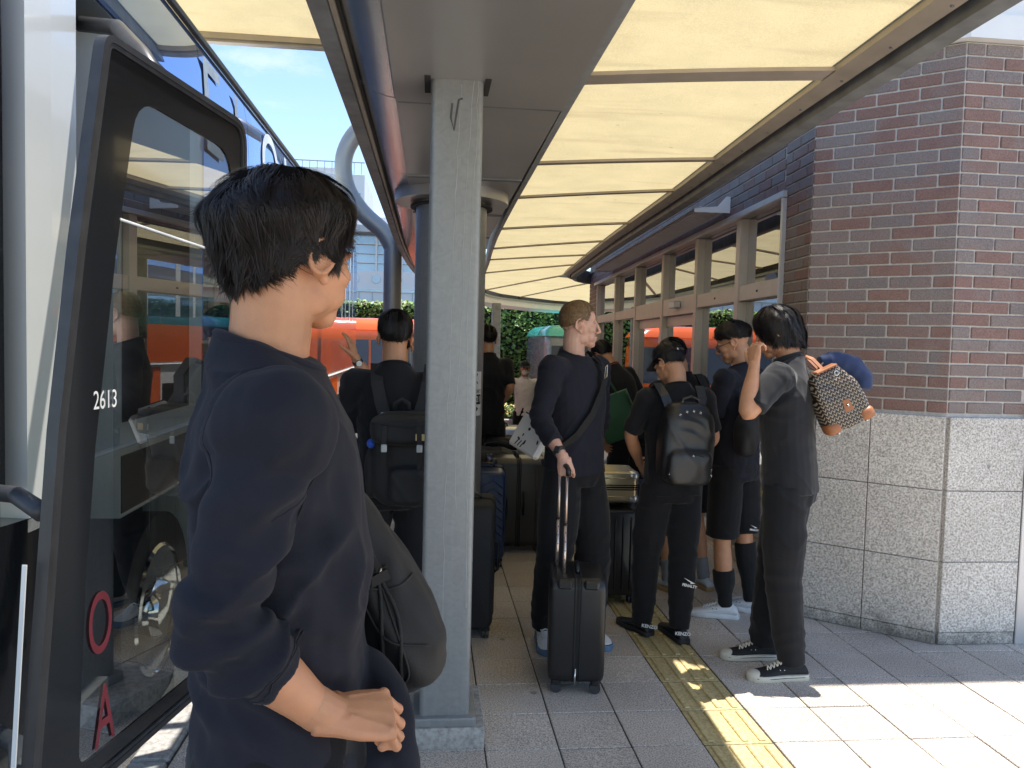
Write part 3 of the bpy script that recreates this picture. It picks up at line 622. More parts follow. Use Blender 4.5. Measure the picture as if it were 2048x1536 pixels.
fc = thing('steel_column', 'distant square grey column at the far end of the canopy', 'column', (1.485, 18, -0.57)); mk('shaft', G().bx(1.385, 1.585, 17.9, 18.1, road_z(18), 2.56, 0.012), 'galvanised', fc); mk('base_plate', G().bx(1.33, 1.64, 17.85, 18.15, road_z(18), road_z(18) + 0.03), 'galvanised', fc)
# ================================================================== coaches
pbr('bus_white', (0.74, 0.75, 0.72), 0.22, var=0.02, scale=2, coat=0.6)
pbr('bus_orange', (0.80, 0.13, 0.018), 0.22, var=0.05, scale=2, coat=0.6)
pbr('bus_dark', (0.012, 0.013, 0.015), 0.16, var=0.1, scale=2, coat=0.5)
pbr('rubber', (0.035, 0.036, 0.04), 0.45, var=0.2, scale=20)
pbr('rubber_grey', (0.035, 0.035, 0.037), 0.4, var=0.25, scale=14)
pbr('chrome', (0.85, 0.86, 0.87), 0.08, metal=1, var=0.02)
pbr('letter_pale', (0.80, 0.85, 0.90), 0.4)
pbr('red_print', (0.14, 0.018, 0.028), 0.5)
pbr('step_grey', (0.09, 0.09, 0.095), 0.6)
def coach_glass(name, c, refl):
    m, t, b = nodes(name); N = t.nodes.new; LK = t.links.new
    b.inputs['Base Color'].default_value = col4(c); b.inputs['Roughness'].default_value = 0.02; b.inputs['Metallic'].default_value = refl
    g = N('ShaderNodeNewGeometry'); n = N('ShaderNodeTexNoise'); n.inputs['Scale'].default_value = 0.9; n.inputs['Detail'].default_value = 1; LK(g.outputs['Position'], n.inputs[0])
    bp = N('ShaderNodeBump'); bp.inputs['Strength'].default_value = 0.12; bp.inputs['Distance'].default_value = 0.05; LK(n.outputs[0], bp.inputs['Height']); LK(bp.outputs[0], b.inputs['Normal'])
coach_glass('coach_glass', (0.20, 0.34, 0.68), 0.85)
glass('door_glass', tint=(0.62, 0.68, 0.66), refl=0.0, trans=0.95, fk=0.55)
BX = -1.37
bus = thing('coach_bus', 'white and orange airport coach with its front door open', 'bus', (-2.6, 3, -0.28))
def side_prof(y0, y1, x_in, z0, name, m, top=3.5, par=None, x_out=BX):
    pr = [(x_out, z0), (x_out, 2.9), (x_out - 0.015, 3.2), (x_out - 0.05, 3.38), (x_out - 0.13, top - 0.03), (x_out - 0.25, top), (x_in, top), (x_in, z0)]
    pr = [p for p in pr if p[1] >= z0]
    if z0 > 2.9: pr = [(x_out - 0.01, z0)] + pr
    g = G().rings([[(x, y0, z) for x, z in pr], [(x, y1, z) for x, z in pr]]); return mk(name, g, m, par or bus, auto=35)
# main body behind the door, with wheel arches cut by building it in bays
side_prof(4.75, 11.75, -3.87, 0.05, 'body', 'bus_white'); side_prof(13.05, 14.55, -3.87, 0.12, 'body', 'bus_white')
side_prof(3.62, 4.748, -3.87, 0.82, 'body', 'bus_white'); side_prof(11.752, 13.048, -3.87, 0.82, 'body', 'bus_white')
side_prof(3.2, 3.618, -3.87, 2.98, 'door_header', 'bus_dark'); mk('stair_wall', G().bx(-3.87, -2.6, 3.2, 3.618, -0.0, 2.978), 'step_grey', bus)
for k in range(3): mk('step', G().bx(-2.6, -1.42 - k * 0.3, 3.2, 3.618, 0.0 + k * 0.24, 0.1 + k * 0.24), 'step_grey', bus)
# nose: white corner pillar then wrap-round windscreen
def nose(z0, z1, ins, m, name, y_a, arc0, arc1):
    out = []
    for k in range(arc0, arc1 + 1):
        a = PI / 2 * k / 10; out.append((-2.12 + (0.75 - ins) * math.cos(a) ** 0.7, 3.0 - (0.62 - ins) * math.sin(a) ** 0.7))
    return out
arc = nose(0, 0, 0, None, '', 0, 0, 10)
pil = [(BX, 3.198), (BX, 3.0)] + [p for p in arc if p[1] > 2.78]; pil += [(p[0] - 0.1, p[1] + 0.02) for p in pil[::-1]]
mk('corner_pillar', G().prism(pil, 2.55, Matrix.Translation((0, 0, 0.95))), 'bus_white', bus, auto=40)
wsc = [p for p in arc if p[1] <= 2.80] + [(-3.12, 2.38), (-3.87, 2.8), (-3.87, 3.19), (-1.5, 3.19), (-1.48, 2.85)]
mk('windscreen', G().prism(wsc, 2.3, Matrix.Translation((0, 0, 1.1))), 'bus_dark', bus, auto=40)
mk('nose_panel', G().prism([(BX + 0.001, 3.198)] + arc + [(-3.12, 2.38), (-3.87, 2.8), (-3.87, 3.198)], 0.95, Matrix.Translation((0, 0, 0.05))), 'bus_dark', bus, auto=40)
mk('nose_roof', G().prism([(BX - 0.03, 3.198)] + [(p[0] - 0.03, p[1] + 0.03) for p in arc] + [(-3.12, 2.42), (-3.8, 2.8), (-3.8, 3.198)], 0.1, Matrix.Translation((0, 0, 3.4))), 'bus_white', bus, auto=40)
mk('windscreen_seal', G().tube([(arc[3][0] + 0.004, arc[3][1], z) for z in (1.0, 2.2, 3.4)], 0.016, 8), 'rubber', bus)
# side glass with gaps, roof rail, belt line, lower livery
gy = [4.86, 6.02, 7.9, 9.8, 11.7, 13.4, 14.5]
for i in range(len(gy) - 1):
    a, b = gy[i] + 0.004, gy[i + 1] - 0.004
    g = G(); pr = [(BX + 0.004, 1.62), (BX + 0.007, 2.2), (BX + 0.006, 2.9), (BX - 0.009, 3.2), (BX - 0.045, 3.39), (BX - 0.06, 3.39), (BX - 0.03, 3.2), (BX - 0.01, 1.62)]
    g.rings([[(x, a + (b - a) * k / 6, z) for x, z in pr] for k in range(7)]); mk('side_window', g, 'coach_glass', bus, auto=40)
mk('side_window', G().bx(BX - 0.002, BX + 0.005, 3.64, 4.60, 1.25, 2.9), 'bus_dark', bus)
g = G(); pr = [(BX + 0.006, 2.99), (BX - 0.009, 3.2), (BX - 0.045, 3.39), (BX - 0.07, 3.39), (BX - 0.03, 3.2), (BX - 0.02, 2.99)]
g.rings([[(x, 3.21 + 1.645 * k / 6, z) for x, z in pr] for k in range(7)]); mk('side_window', g, 'coach_glass', bus, auto=40)
mk('roof_rail', G().tube([(BX - 0.035, y, 3.415) for y in (3.2, 8, 14.5)], 0.022, 8), 'rubber', bus)
mk('roof_rail_end', G().tube([(BX - 0.03, y, 3.42) for y in (9.6, 10.2)], 0.0235, 8), 'bus_white', bus)
for k in range(5): mk('rail_mark', G().tube([(BX - 0.033, 10.5 + k * 0.7, 3.417), (BX - 0.033, 10.75 + k * 0.7, 3.417)], 0.0238, 8), 'bus_white', bus)
mk('lower_panel', G().bx(BX - 0.002, BX + 0.005, 4.76, 8.9, 0.12, 1.10), 'bus_dark', bus); mk('lower_panel', G().bx(BX - 0.002, BX + 0.005, 3.63, 4.745, 0.84, 1.10), 'bus_dark', bus)
mk('upper_panel', G().bx(BX - 0.002, BX + 0.0045, 4.86, 8.9, 1.20, 1.60), 'bus_dark', bus)
mk('belt_line', G().tube([(BX + 0.006, y, 1.145) for y in (3.3, 8, 14.4)], 0.022, 8, 0.5), 'bus_white', bus)
mk('orange_panel', G().bx(BX - 0.002, BX + 0.005, 8.95, 14.5, 1.18, 1.95), 'bus_orange', bus)
mk('orange_panel', G().prism([(9.2, 0.2), (11.7, 0.2), (11.7, 1.1), (9.9, 1.1)], 0.006, basis((BX, 0, 0), (0, 1, 0), (0, 0, 1))), 'bus_orange', bus); mk('orange_panel', G().bx(BX - 0.002, BX + 0.005, 13.1, 14.5, 0.2, 1.1), 'bus_orange', bus)
for k, y in enumerate((10.3, 10.75, 11.3, 12.1, 12.6, 13.2, 13.75)): mk('mullion_reflection', G().bx(BX - 0.02, BX + 0.010, y, y + (0.13 if k % 2 else 0.07), 1.96, 3.15), 'bus_white', bus)  # mirrored building mullions, modelled as white bars on the rear glass
# big pale letters on the glass
for ch, y, sz in (('E', 5.05, 0.62), ('I', 5.68, 0.62), ('O', 6.82, 0.62), ('U', 7.75, 0.62), ('I', 8.45, 0.62), ('I', 9.1, 0.62)):
    text(ch, sz * 1.3, basis((BX + 0.0085, y, 3.0 if ch != 'O' else 3.02), (0, 1, 0), (-0.06, 0, 1)), 'letter_pale', bus, depth=0.0003, squeeze=1.15)
def wheel(y, z, r=0.5):
    w = mk('wheel', G().tube([(BX - 0.30, y, z), (BX - 0.02, y, z)], r, 40), 'rubber', bus, auto=50)
    g = G(); rs = []
    for x, q in ((0.0, 0.34), (0.012, 0.325), (-0.03, 0.30), (-0.075, 0.22), (-0.07, 0.17), (0.0, 0.155), (0.04, 0.13), (0.05, 0.02)):
        rs.append([(BX + x - 0.018, y + q * r * 2 * math.cos(2 * PI * k / 40), z + q * r * 2 * math.sin(2 * PI * k / 40)) for k in range(40)])
    mk('rim', g.rings(rs), 'chrome', w, auto=50)
    h = G(); nn = G()
    for k in range(10):
        a = 2 * PI * (k + 0.3) / 10; h.ell((BX - 0.072, y + 0.255 * r * 2 * math.cos(a), z + 0.255 * r * 2 * math.sin(a)), (0.02, 0.042, 0.042), None, 12, 6); nn.tube([(BX - 0.08, y + 0.185 * r * 2 * math.cos(a), z + 0.185 * r * 2 * math.sin(a)), (BX - 0.03, y + 0.185 * r * 2 * math.cos(a), z + 0.185 * r * 2 * math.sin(a))], 0.018, 6)
    mk('rim_holes', h, 'rubber', w, smooth=True); mk('wheel_nuts', nn, 'galv_light', w)
wheel(4.18, 0.22); wheel(12.4, 0.22)
for y0, y1 in ((3.63, 4.748), (11.76, 13.04)): mk('wheel_well', G().bx(-2.2, BX - 0.3, y0, y1, 0.0, 0.82), 'rubber', bus)
mk('notice_plate', G().bx(BX + 0.006, BX + 0.012, 8.55, 8.72, 1.22, 1.58), 'sticker_white', bus)
pm = G()
for k in range(4): pm.bx(BX + 0.0125, BX + 0.0135, 8.58, 8.69, 1.25 + k * 0.082, 1.25 + k * 0.082 + 0.05)
mk('plate_marks', pm, 'print_black', bus)
# open door leaf: raked front edge, rubber rim, black border, clear pane
P0D = V(-0.937, 2.353, 0); DD = V(0.2051, 0.9787, 0); DN = V(0.9787, -0.2051, 0)
def dpt(s, z, n=0.0): return P0D + DD * s + DN * n + V(0, 0, z)
def round_poly(pts, rr_, n=5):
    out = []; m = len(pts)
    for i in range(m):
        p = Vector(pts[i]); a = (Vector(pts[i - 1]) - p); b = (Vector(pts[(i + 1) % m]) - p); r_ = rr_[i]
        if r_ <= 0: out.append((p.x, p.y)); continue
        a.normalize(); b.normalize(); p1 = p + a * r_; p2 = p + b * r_
        for k in range(n + 1): t = k / n; q = (1 - t) ** 2 * p1 + 2 * t * (1 - t) * p + t * t * p2; out.append((q.x, q.y))
    return out
outer = round_poly([(0.0, 2.5), (0.9, 2.49), (0.92, 0.34), (-0.33, 0.34), (-0.255, 0.95), (-0.205, 1.39), (-0.12, 1.9)], [0.05, 0.10, 0.06, 0.05, 0, 0, 0])
inner = round_poly([(0.165, 2.365), (0.79, 2.35), (0.80, 0.43), (-0.12, 0.43), (-0.085, 0.95), (-0.04, 1.33), (0.06, 1.9)], [0.11, 0.13, 0.06, 0.05, 0, 0, 0])
def ring_mesh(po, pi, n0, n1):
    """flat frame between two outlines with the same vertex count"""
    k = len(po); rs = [[dpt(s, z, n0) for s, z in po], [dpt(s, z, n1) for s, z in po], [dpt(s, z, n1) for s, z in pi], [dpt(s, z, n0) for s, z in pi]]
    return G().rings(rs, False, True)
def inset(poly, d):
    c = Vector((sum(p[0] for p in poly) / len(poly), sum(p[1] for p in poly) / len(poly))); out = []; m = len(poly)
    for i in range(m):
        a = Vector(poly[i - 1]); b = Vector(poly[i]); e = Vector(poly[(i + 1) % m]); t = (e - a).normalized(); nrm = Vector((t.y, -t.x))
        if nrm.dot(c - b) < 0: nrm = -nrm
        out.append(tuple(b + nrm * d))
    return out
leaf = mk('door', ring_mesh(inset(outer, 0.034), inner, -0.006, 0.004), 'bus_dark', bus); leaf['label'] = 'glass door leaf standing open'
mk('rim_seal', ring_mesh(outer, inset(outer, 0.020), -0.022, 0.012), 'rubber_grey', leaf, auto=40)
mk('rim_lip', ring_mesh(inset(outer, 0.021), inset(outer, 0.034), -0.02, 0.010), 'rubber', leaf, auto=40)
mk('pane', G().add([dpt(s, z, 0.0) for s, z in inner], [list(range(len(inner)))]), 'door_glass', leaf)
mk('pane_seam', G().tube([dpt(0.075, 1.985, 0.003), dpt(0.79, 1.955, 0.003)], 0.004, 6), 'letter_pale', leaf)
text('2613', 0.075, basis(dpt(0.005, 1.455, 0.0048), DD, (0, 0, 1)), 'sticker_white', leaf, squeeze=0.75, depth=0.0002)
for ch, s, z in (('O', -0.02, 0.80), ('A', 0.0, 0.52)): text(ch, 0.26, basis(dpt(s, z, 0.0048), DD, (0, 0, 1)), 'red_print', leaf, squeeze=0.55, depth=0.0002)
mk('edge_strip', G().strap([dpt(-0.275 - 0.09 * 0, 1.05, -0.032), dpt(-0.335, 0.36, -0.032)], 0.012, 0.004, DN), 'bus_white', leaf)
for z in (1.17, 0.42): mk('door_arm', G().tube([(-1.45, 2.62, z - 0.03), (-1.2, 2.4, z + 0.0), dpt(-0.2 - (0.08 if z < 1 else 0), z, -0.04)], 0.026, 12), 'rubber', leaf, smooth=True)
mk('hinge_arm', G().tube([(-1.40, 3.3, 2.86), (-1.2, 3.15, 2.80), (-1.02, 2.9, 2.62), dpt(0.4, 2.45, -0.04)], 0.03, 12), 'rubber_grey', leaf, smooth=True)

# ---- background vehicles
def far_bus(name, label, x0, x1, y, z0, h, body, top, ln):
    t = thing(name, label, 'bus', ((x0 + x1) / 2, y, z0)); zz = z0
    w = x1 - x0
    prof = rrect(w, ln, 0.25, 4)
    rs = [[(x0 + w / 2 + px * k, y + ln / 2 + py * k, zz + hh * h) for px, py in prof] for hh, k in ((0.1, 1), (0.5, 1), (0.86, 0.985), (0.95, 0.96), (1.0, 0.90))]
    mk('body', G().rings(rs), body, t, auto=40)
    mk('roof', G().rings([[(x0 + w / 2 + px * k, y + ln / 2 + py * k, zz + hh * h) for px, py in prof] for hh, k in ((0.93, 1.004), (0.985, 0.96), (1.03, 0.84), (1.04, 0.6))]), top, t, auto=40)
    nwin = max(2, int(w / 1.1)); ww = (w - 0.3) / nwin
    for k in range(nwin): mk('window', G().bx(x0 + 0.15 + k * ww + 0.03, x0 + 0.15 + (k + 1) * ww - 0.03, y - 0.012, y + 0.02, zz + 0.50 * h, zz + 0.84 * h, 0.008), 'coach_glass_dark', t)
    for k in (0.22, 0.80): mk('wheel', G().tube([(x0 + w * k, y - 0.01, zz + 0.42), (x0 + w * k, y + 0.25, zz + 0.42)], 0.42, 24), 'rubber', t, auto=40)
    mk('bumper', G().bx(x0 + 0.05, x1 - 0.05, y - 0.03, y + 0.06, zz + 0.28, zz + 0.45, 0.02), 'bus_dark', t)
    for k in (0.08, 0.92): mk('headlight', G().ell((x0 + w * k, y - 0.01, zz + 0.32 * h), (0.14, 0.04, 0.08)), 'chrome', t, smooth=True)
    return t
coach_glass('coach_glass_dark', (0.10, 0.12, 0.15), 0.5)
pbr('bus_teal', (0.05, 0.42, 0.38), 0.25, coat=0.5); pbr('bus_grey', (0.20, 0.22, 0.24), 0.25, coat=0.5)
far_bus('parked_bus', 'orange bus parked across the forecourt beyond the white coach', -4.2, 1.2, 19.6, road_z(19.6), 2.72, 'bus_orange', 'bus_orange', 2.3)
far_bus('parked_bus', 'grey bus with teal roof in front of the ivy wall', 2.85, 5.2, 19.5, road_z(19.5), 2.68, 'bus_grey', 'bus_teal', 4.0)
# ================================================================== background: ivy wall, planting, far buildings
pbr('leaf_green', (0.055, 0.125, 0.022), 0.5, var=0.5, scale=2.5, rand=0.0)
pbr('leaf_light', (0.12, 0.20, 0.035), 0.5, var=0.4, scale=3)
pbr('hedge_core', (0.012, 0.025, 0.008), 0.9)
pbr('flower_yellow', (0.6, 0.5, 0.12), 0.6, var=0.3, scale=9)
def leaf_mat(name, a, b_):
    m, t, b = nodes(name); N = t.nodes.new; LK = t.links.new; g = N('ShaderNodeNewGeometry'); r = N('ShaderNodeValToRGB'); e = r.color_ramp.elements
    e[0].color = col4(a); e[1].color = col4(b_); LK(g.outputs['Random Per Island'], r.inputs[0]); LK(r.outputs[0], b.inputs['Base Color']); b.inputs['Roughness'].default_value = 0.42
    b.inputs['Transmission Weight'].default_value = 0.0
leaf_mat('ivy', (0.06, 0.13, 0.025), (0.28, 0.40, 0.085))
def leaves(n, fn, smin, smax):
    g = G(); vs = []; fs = []
    for _ in range(n):
        p, nn = fn(); s = random.uniform(smin, smax)
        a = Vector((random.gauss(0, 1), random.gauss(0, 1), random.gauss(0, 1))); d = (V(0, 0, -1) + a * 0.5); nn = (nn + Vector((random.gauss(0, .45), random.gauss(0, .45), random.gauss(0.25, .45)))).normalized()
        d = (d - nn * d.dot(nn)).normalized(); sd = nn.cross(d); o = len(vs)
        vs += [p - d * s * 0.5, p + sd * s * 0.42 + nn * s * 0.06, p + d * s * 0.6 - nn * s * 0.05, p - sd * s * 0.42 + nn * s * 0.06]; fs.append([o, o + 1, o + 2, o + 3])
    g.v = vs; g.f = fs; return g
ivy = thing('ivy_wall', 'tall wall covered in dense green ivy across the forecourt', 'hedge', (3, 24.3, -0.83))
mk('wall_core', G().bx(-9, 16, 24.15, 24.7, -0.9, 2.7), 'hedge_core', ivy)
def ivy_pt():
    x = random.uniform(-9, 12); z = random.uniform(-0.7, 2.78); b = 0.12 * noise.noise((x * 1.1, z * 1.1, 3)) + 0.06 * noise.noise((x * 3.5, z * 3.5, 8))
    if random.random() < 0.14: return V(x, random.uniform(24.1, 24.6), 2.72 + random.uniform(-0.05, 0.14) + 0.1 * noise.noise((x * 1.4, 0, 0))), V(0, -0.3, 1)
    return V(x, 24.1 - b - random.uniform(0, 0.08), z), V(0, -0.62, 0.75)
stuff(mk('foliage', leaves(26000, ivy_pt, 0.07, 0.15), 'ivy', ivy))
structure(mk('kerb', G().bx(-9, 14, 23.0, 23.18, road_z(23), -0.62, 0.02), 'concrete')); structure(mk('planting_bed', G().bx(-9, 14, 23.18, 24.2, -0.95, -0.68), 'joint_sand'))
for k, x in enumerate((1.75, 2.25, 2.7)):
    t = thing('flowering_shrub', ('low yellow flowering shrub behind the far column', 'low yellow flowering shrub beside the cap man in white', 'low yellow flowering shrub beneath the ivy, third along')[k], 'shrub', (x, 23.5, -0.68), group='shrubs under the ivy wall')
    stuff(mk('foliage', leaves(260, lambda: (V(x + random.gauss(0, 0.13), 23.5 + random.gauss(0, 0.1), -0.68 + abs(random.gauss(0.22, 0.13))), V(0, -0.6, 0.8)), 0.05, 0.11), 'leaf_light', t)); stuff(mk('flowers', leaves(110, lambda: (V(x + random.gauss(0, 0.13), 23.45 + random.gauss(0, 0.1), -0.68 + abs(random.gauss(0.32, 0.1))), V(0, -0.6, 0.8)), 0.04, 0.08), 'flower_yellow', t))
# white concourse with glass front and porthole row
pbr('far_white', (0.70, 0.72, 0.74), 0.6, var=0.05, scale=0.4); pbr('far_grey', (0.42, 0.45, 0.48), 0.6, var=0.08, scale=0.4); pbr('far_glass', (0.30, 0.40, 0.52), 0.12, metal=0.4, var=0.2, scale=0.3); pbr('far_brown', (0.12, 0.075, 0.05), 0.7, var=0.2)
con = thing('concourse_building', 'white glazed concourse building with round portholes behind the orange bus', 'building', (-6, 60, -1))
mk('wall', G().bx(-26, 4, 60, 66, 3.5, 6.8), 'far_white', con); mk('glass_front', G().bx(-26, 4, 60.3, 66, 6.8, 9.6), 'far_glass', con); mk('roof', G().bx(-27, 5, 59, 67, 9.6, 10.1), 'far_grey', con); mk('upper_wall', G().bx(-24, 2, 61, 66, 10.1, 11.0), 'far_white', con)
for k in range(16): mk('mullion', G().bx(-25.2 + k * 1.9, -25.05 + k * 1.9, 60.0, 60.3, 6.8, 9.6), 'far_white', con)
for k in range(3): mk('glazing_bar', G().bx(-26, 4, 60.05, 60.28, 7.4 + k * 0.7, 7.46 + k * 0.7), 'far_white', con)
for k in range(18): mk('porthole', G().tube([(-25 + k * 1.6, 59.95, 6.2), (-25 + k * 1.6, 60.05, 6.2)], 0.32, 14), 'far_glass', con)
mk('blue_band', G().bx(-26, 4, 59.9, 60, 5.25, 5.42), 'far_glass', con)
for k in range(30): mk('panel_joint', G().bx(-25.5 + k, -25.44 + k, 59.96, 60, 3.5, 5.2), 'far_grey', con)
mk('lower_roof', G().add([(-26, 50, 3.0), (4, 50, 3.0), (4, 58, 4.4), (-26, 58, 4.4), (-26, 50, 2.8), (4, 50, 2.8), (4, 58, 4.2), (-26, 58, 4.2)], [[0, 1, 2, 3], [7, 6, 5, 4], [0, 4, 5, 1], [2, 6, 7, 3], [1, 5, 6, 2], [3, 7, 4, 0]]), 'far_brown', con)
for k in range(20): mk('lower_roof_beam', G().bx(-25 + k * 1.5, -24.85 + k * 1.5, 49.9, 50, 2.5, 3.02), 'far_grey', con)
hot = thing('tower_block', 'pale grey tower block with balcony railings behind the pipe loop', 'building', (-14, 80, -1))
mk('wall', G().bx(-24, -6.9, 80, 92, -1, 18.0), 'far_white', hot); mk('roof_plant', G().bx(-22, -9, 82, 90, 18.0, 19.0), 'far_grey', hot)
for r in range(4):
    mk('floor_band', G().bx(-24.1, -6.6, 79.6, 80, 4.0 + r * 3.2, 4.35 + r * 3.2), 'far_grey', hot)
    for k in range(9): mk('window', G().bx(-23.3 + k * 1.85, -22.1 + k * 1.85, 79.93, 80.02, 5.0 + r * 3.2, 6.6 + r * 3.2), 'far_glass', hot)
for k in range(24): mk('railing_post', G().bx(-23.8 + k * 0.72, -23.74 + k * 0.72, 79.7, 79.76, 18, 19.1), 'far_grey', hot)
mk('railing', G().bx(-24, -6.9, 79.68, 79.78, 19.1, 19.2), 'far_grey', hot)
# ================================================================== figures: one body mesh each, clothes and hair as parts
pbr('skin_tan', (0.56, 0.265, 0.142), 0.48, var=0.13, scale=16, bump=0.16, bscale=420, sss=0.12)
pbr('skin_fair', (0.66, 0.38, 0.285), 0.5, var=0.10, scale=24, bump=0.05, bscale=300, sss=0.12)
pbr('skin_warm', (0.55, 0.275, 0.155), 0.5, var=0.06, scale=30, bump=0.05, bscale=300, sss=0.12)
pbr('lip', (0.42, 0.17, 0.14), 0.45); pbr('eye_white', (0.75, 0.74, 0.72), 0.2); pbr('eye_dark', (0.03, 0.02, 0.015), 0.1)
pbr('hair_black', (0.010, 0.008, 0.008), 0.45, var=0.4, scale=60, spec=0.3); pbr('hair_brownblack', (0.013, 0.009, 0.0075), 0.48, var=0.5, scale=40, spec=0.3)
pbr('hair_base', (0.006, 0.005, 0.005), 0.95, spec=0.05); pbr('hair_base_blond', (0.17, 0.105, 0.055), 0.9, spec=0.1); pbr('hair_blond', (0.235, 0.145, 0.075), 0.5, var=0.3, scale=90); pbr('hair_fade', (0.10, 0.065, 0.04), 0.6, var=0.3, scale=120)
def cloth(name, c, sheen=0.12, rough=0.85):
    return pbr(name, c, rough, var=0.10, scale=7, bump=0.18, bscale=420, sheen=sheen, spec=0.25)
cloth('navy_jersey', (0.014, 0.015, 0.024), 0.05); cloth('black_jersey', (0.0095, 0.0095, 0.012)); cloth('black_polo', (0.016, 0.0165, 0.020), 0.2)
cloth('black_track', (0.009, 0.009, 0.011)); cloth('charcoal_track', (0.011, 0.0115, 0.014)); cloth('white_shirt', (0.76, 0.76, 0.77), 0.05)
cloth('sock_black', (0.012, 0.012, 0.013)); cloth('sock_white', (0.72, 0.72, 0.72)); cloth('sock_grey', (0.22, 0.23, 0.25)); cloth('mask_white', (0.8, 0.8, 0.8), 0)
pbr('shoe_white', (0.72, 0.73, 0.74), 0.5, var=0.04, scale=30); pbr('shoe_black', (0.014, 0.014, 0.016), 0.5); pbr('canvas_black', (0.017, 0.018, 0.021), 0.85, bump=0.2, bscale=500)
pbr('sole_cream', (0.66, 0.61, 0.50), 0.6, var=0.05, scale=30); pbr('sole_white', (0.74, 0.75, 0.76), 0.55); pbr('sole_gum', (0.42, 0.26, 0.11), 0.6); pbr('sole_black', (0.016, 0.016, 0.018), 0.6); pbr('shoe_grey', (0.48, 0.50, 0.50), 0.6); pbr('sole_blue', (0.10, 0.18, 0.30), 0.5)
pbr('print_white', (0.8, 0.8, 0.8), 0.6); pbr('watch_steel', (0.5, 0.5, 0.5), 0.25, metal=1)
pbr('bag_black', (0.006, 0.006, 0.007), 0.7, var=0.2, bump=0.15, bscale=300, sheen=0.03); pbr('leather_black', (0.017, 0.017, 0.018), 0.36, var=0.15, scale=15, bump=0.2, bscale=160); pbr('webbing', (0.012, 0.012, 0.013), 0.7, bump=0.3, bscale=600); pbr('buckle', (0.6, 0.6, 0.6), 0.25, metal=1)

def fold_noise(p, f):
    v = noise.noise(p * f); return 1 - abs(v) * 2
def wrinkle(me, amp=0.006, spots=(), vertical=2.2, freq=6.0, seed=0.0, low=None, high=None):
    """push cloth along its normals: soft vertical drape folds plus tight folds around joints"""
    co = [v.co.copy() for v in me.vertices]; no = [Vector(n.vector) for n in me.vertex_normals]
    for i, p in enumerate(co):
        q = Vector((p.x * freq + seed, p.y * freq, p.z * vertical + seed * 1.7))
        d = noise.noise(q) * 0.8 + 0.5 * noise.noise(q * 2.3) + 0.22 * noise.noise(Vector((p.x * 22 + seed, p.y * 22, p.z * 12)))
        rg = 1 - abs(noise.noise(Vector((p.x * 7 + p.z * 3.2 + seed, p.y * 7 - p.z * 2.5, p.z * 4.6 + seed)))) * 3.2
        if rg > 0: d += 1.5 * rg * rg * max(0.0, noise.noise(Vector((p.x * 3.1, p.y * 3.1 + seed, p.z * 3.1))) + 0.35)
        d *= amp
        for c, r, axis, wl_, a in spots:
            k = (p - c).length / r
            if k < 1.6:
                w = math.exp(-2.0 * k * k); ph = (p - c).dot(axis) / wl_ * 2 * PI + 3.0 * noise.noise(p * 7 + Vector((seed, 0, 0)))
                s = math.sin(ph); d += a * w * (s if s > 0 else s * 0.6)
        me.vertices[i].co = p + no[i] * d
    me.update()
def join_meshes(name, ms):
    bm = bmesh.new()
    for m in ms: bm.from_mesh(m)
    out = bpy.data.meshes.new(name); bm.to_mesh(out); bm.free()
    for p in out.polygons: p.use_smooth = True
    return out
def bez(a, b, c, n):
    return [(1 - t) ** 2 * a + 2 * t * (1 - t) * b + t * t * c for t in [k / n for k in range(n + 1)]]
def limb_path(a, b, c, n=5):
    """shoulder-elbow-wrist style path, elbow slightly rounded"""
    m1 = a.lerp(b, 0.86); m2 = b.lerp(c, 0.14)
    return [a.lerp(m1, k / n) for k in range(n)] + bez(m1, b, m2, 4) + [m2.lerp(c, k / n) for k in range(1, n + 1)]
def radii(path, stops):
    L_ = [0.0]
    for i in range(1, len(path)): L_.append(L_[-1] + (path[i] - path[i - 1]).length)
    T = L_[-1]; out = []
    for l in L_:
        t = l / T
        for k in range(len(stops) - 1):
            if stops[k][0] <= t <= stops[k + 1][0] + 1e-6:
                u = (t - stops[k][0]) / max(1e-6, stops[k + 1][0] - stops[k][0]); u = u * u * (3 - 2 * u); out.append(stops[k][1] * (1 - u) + stops[k + 1][1] * u); break
    return out
def cut_path(path, t):
    L_ = [0.0]
    for i in range(1, len(path)): L_.append(L_[-1] + (path[i] - path[i - 1]).length)
    T = L_[-1] * t; out = [path[0]]
    for i in range(1, len(path)):
        if L_[i] < T: out.append(path[i])
        else: out.append(path[i - 1].lerp(path[i], (T - L_[i - 1]) / max(1e-6, L_[i] - L_[i - 1]))); break
    return out
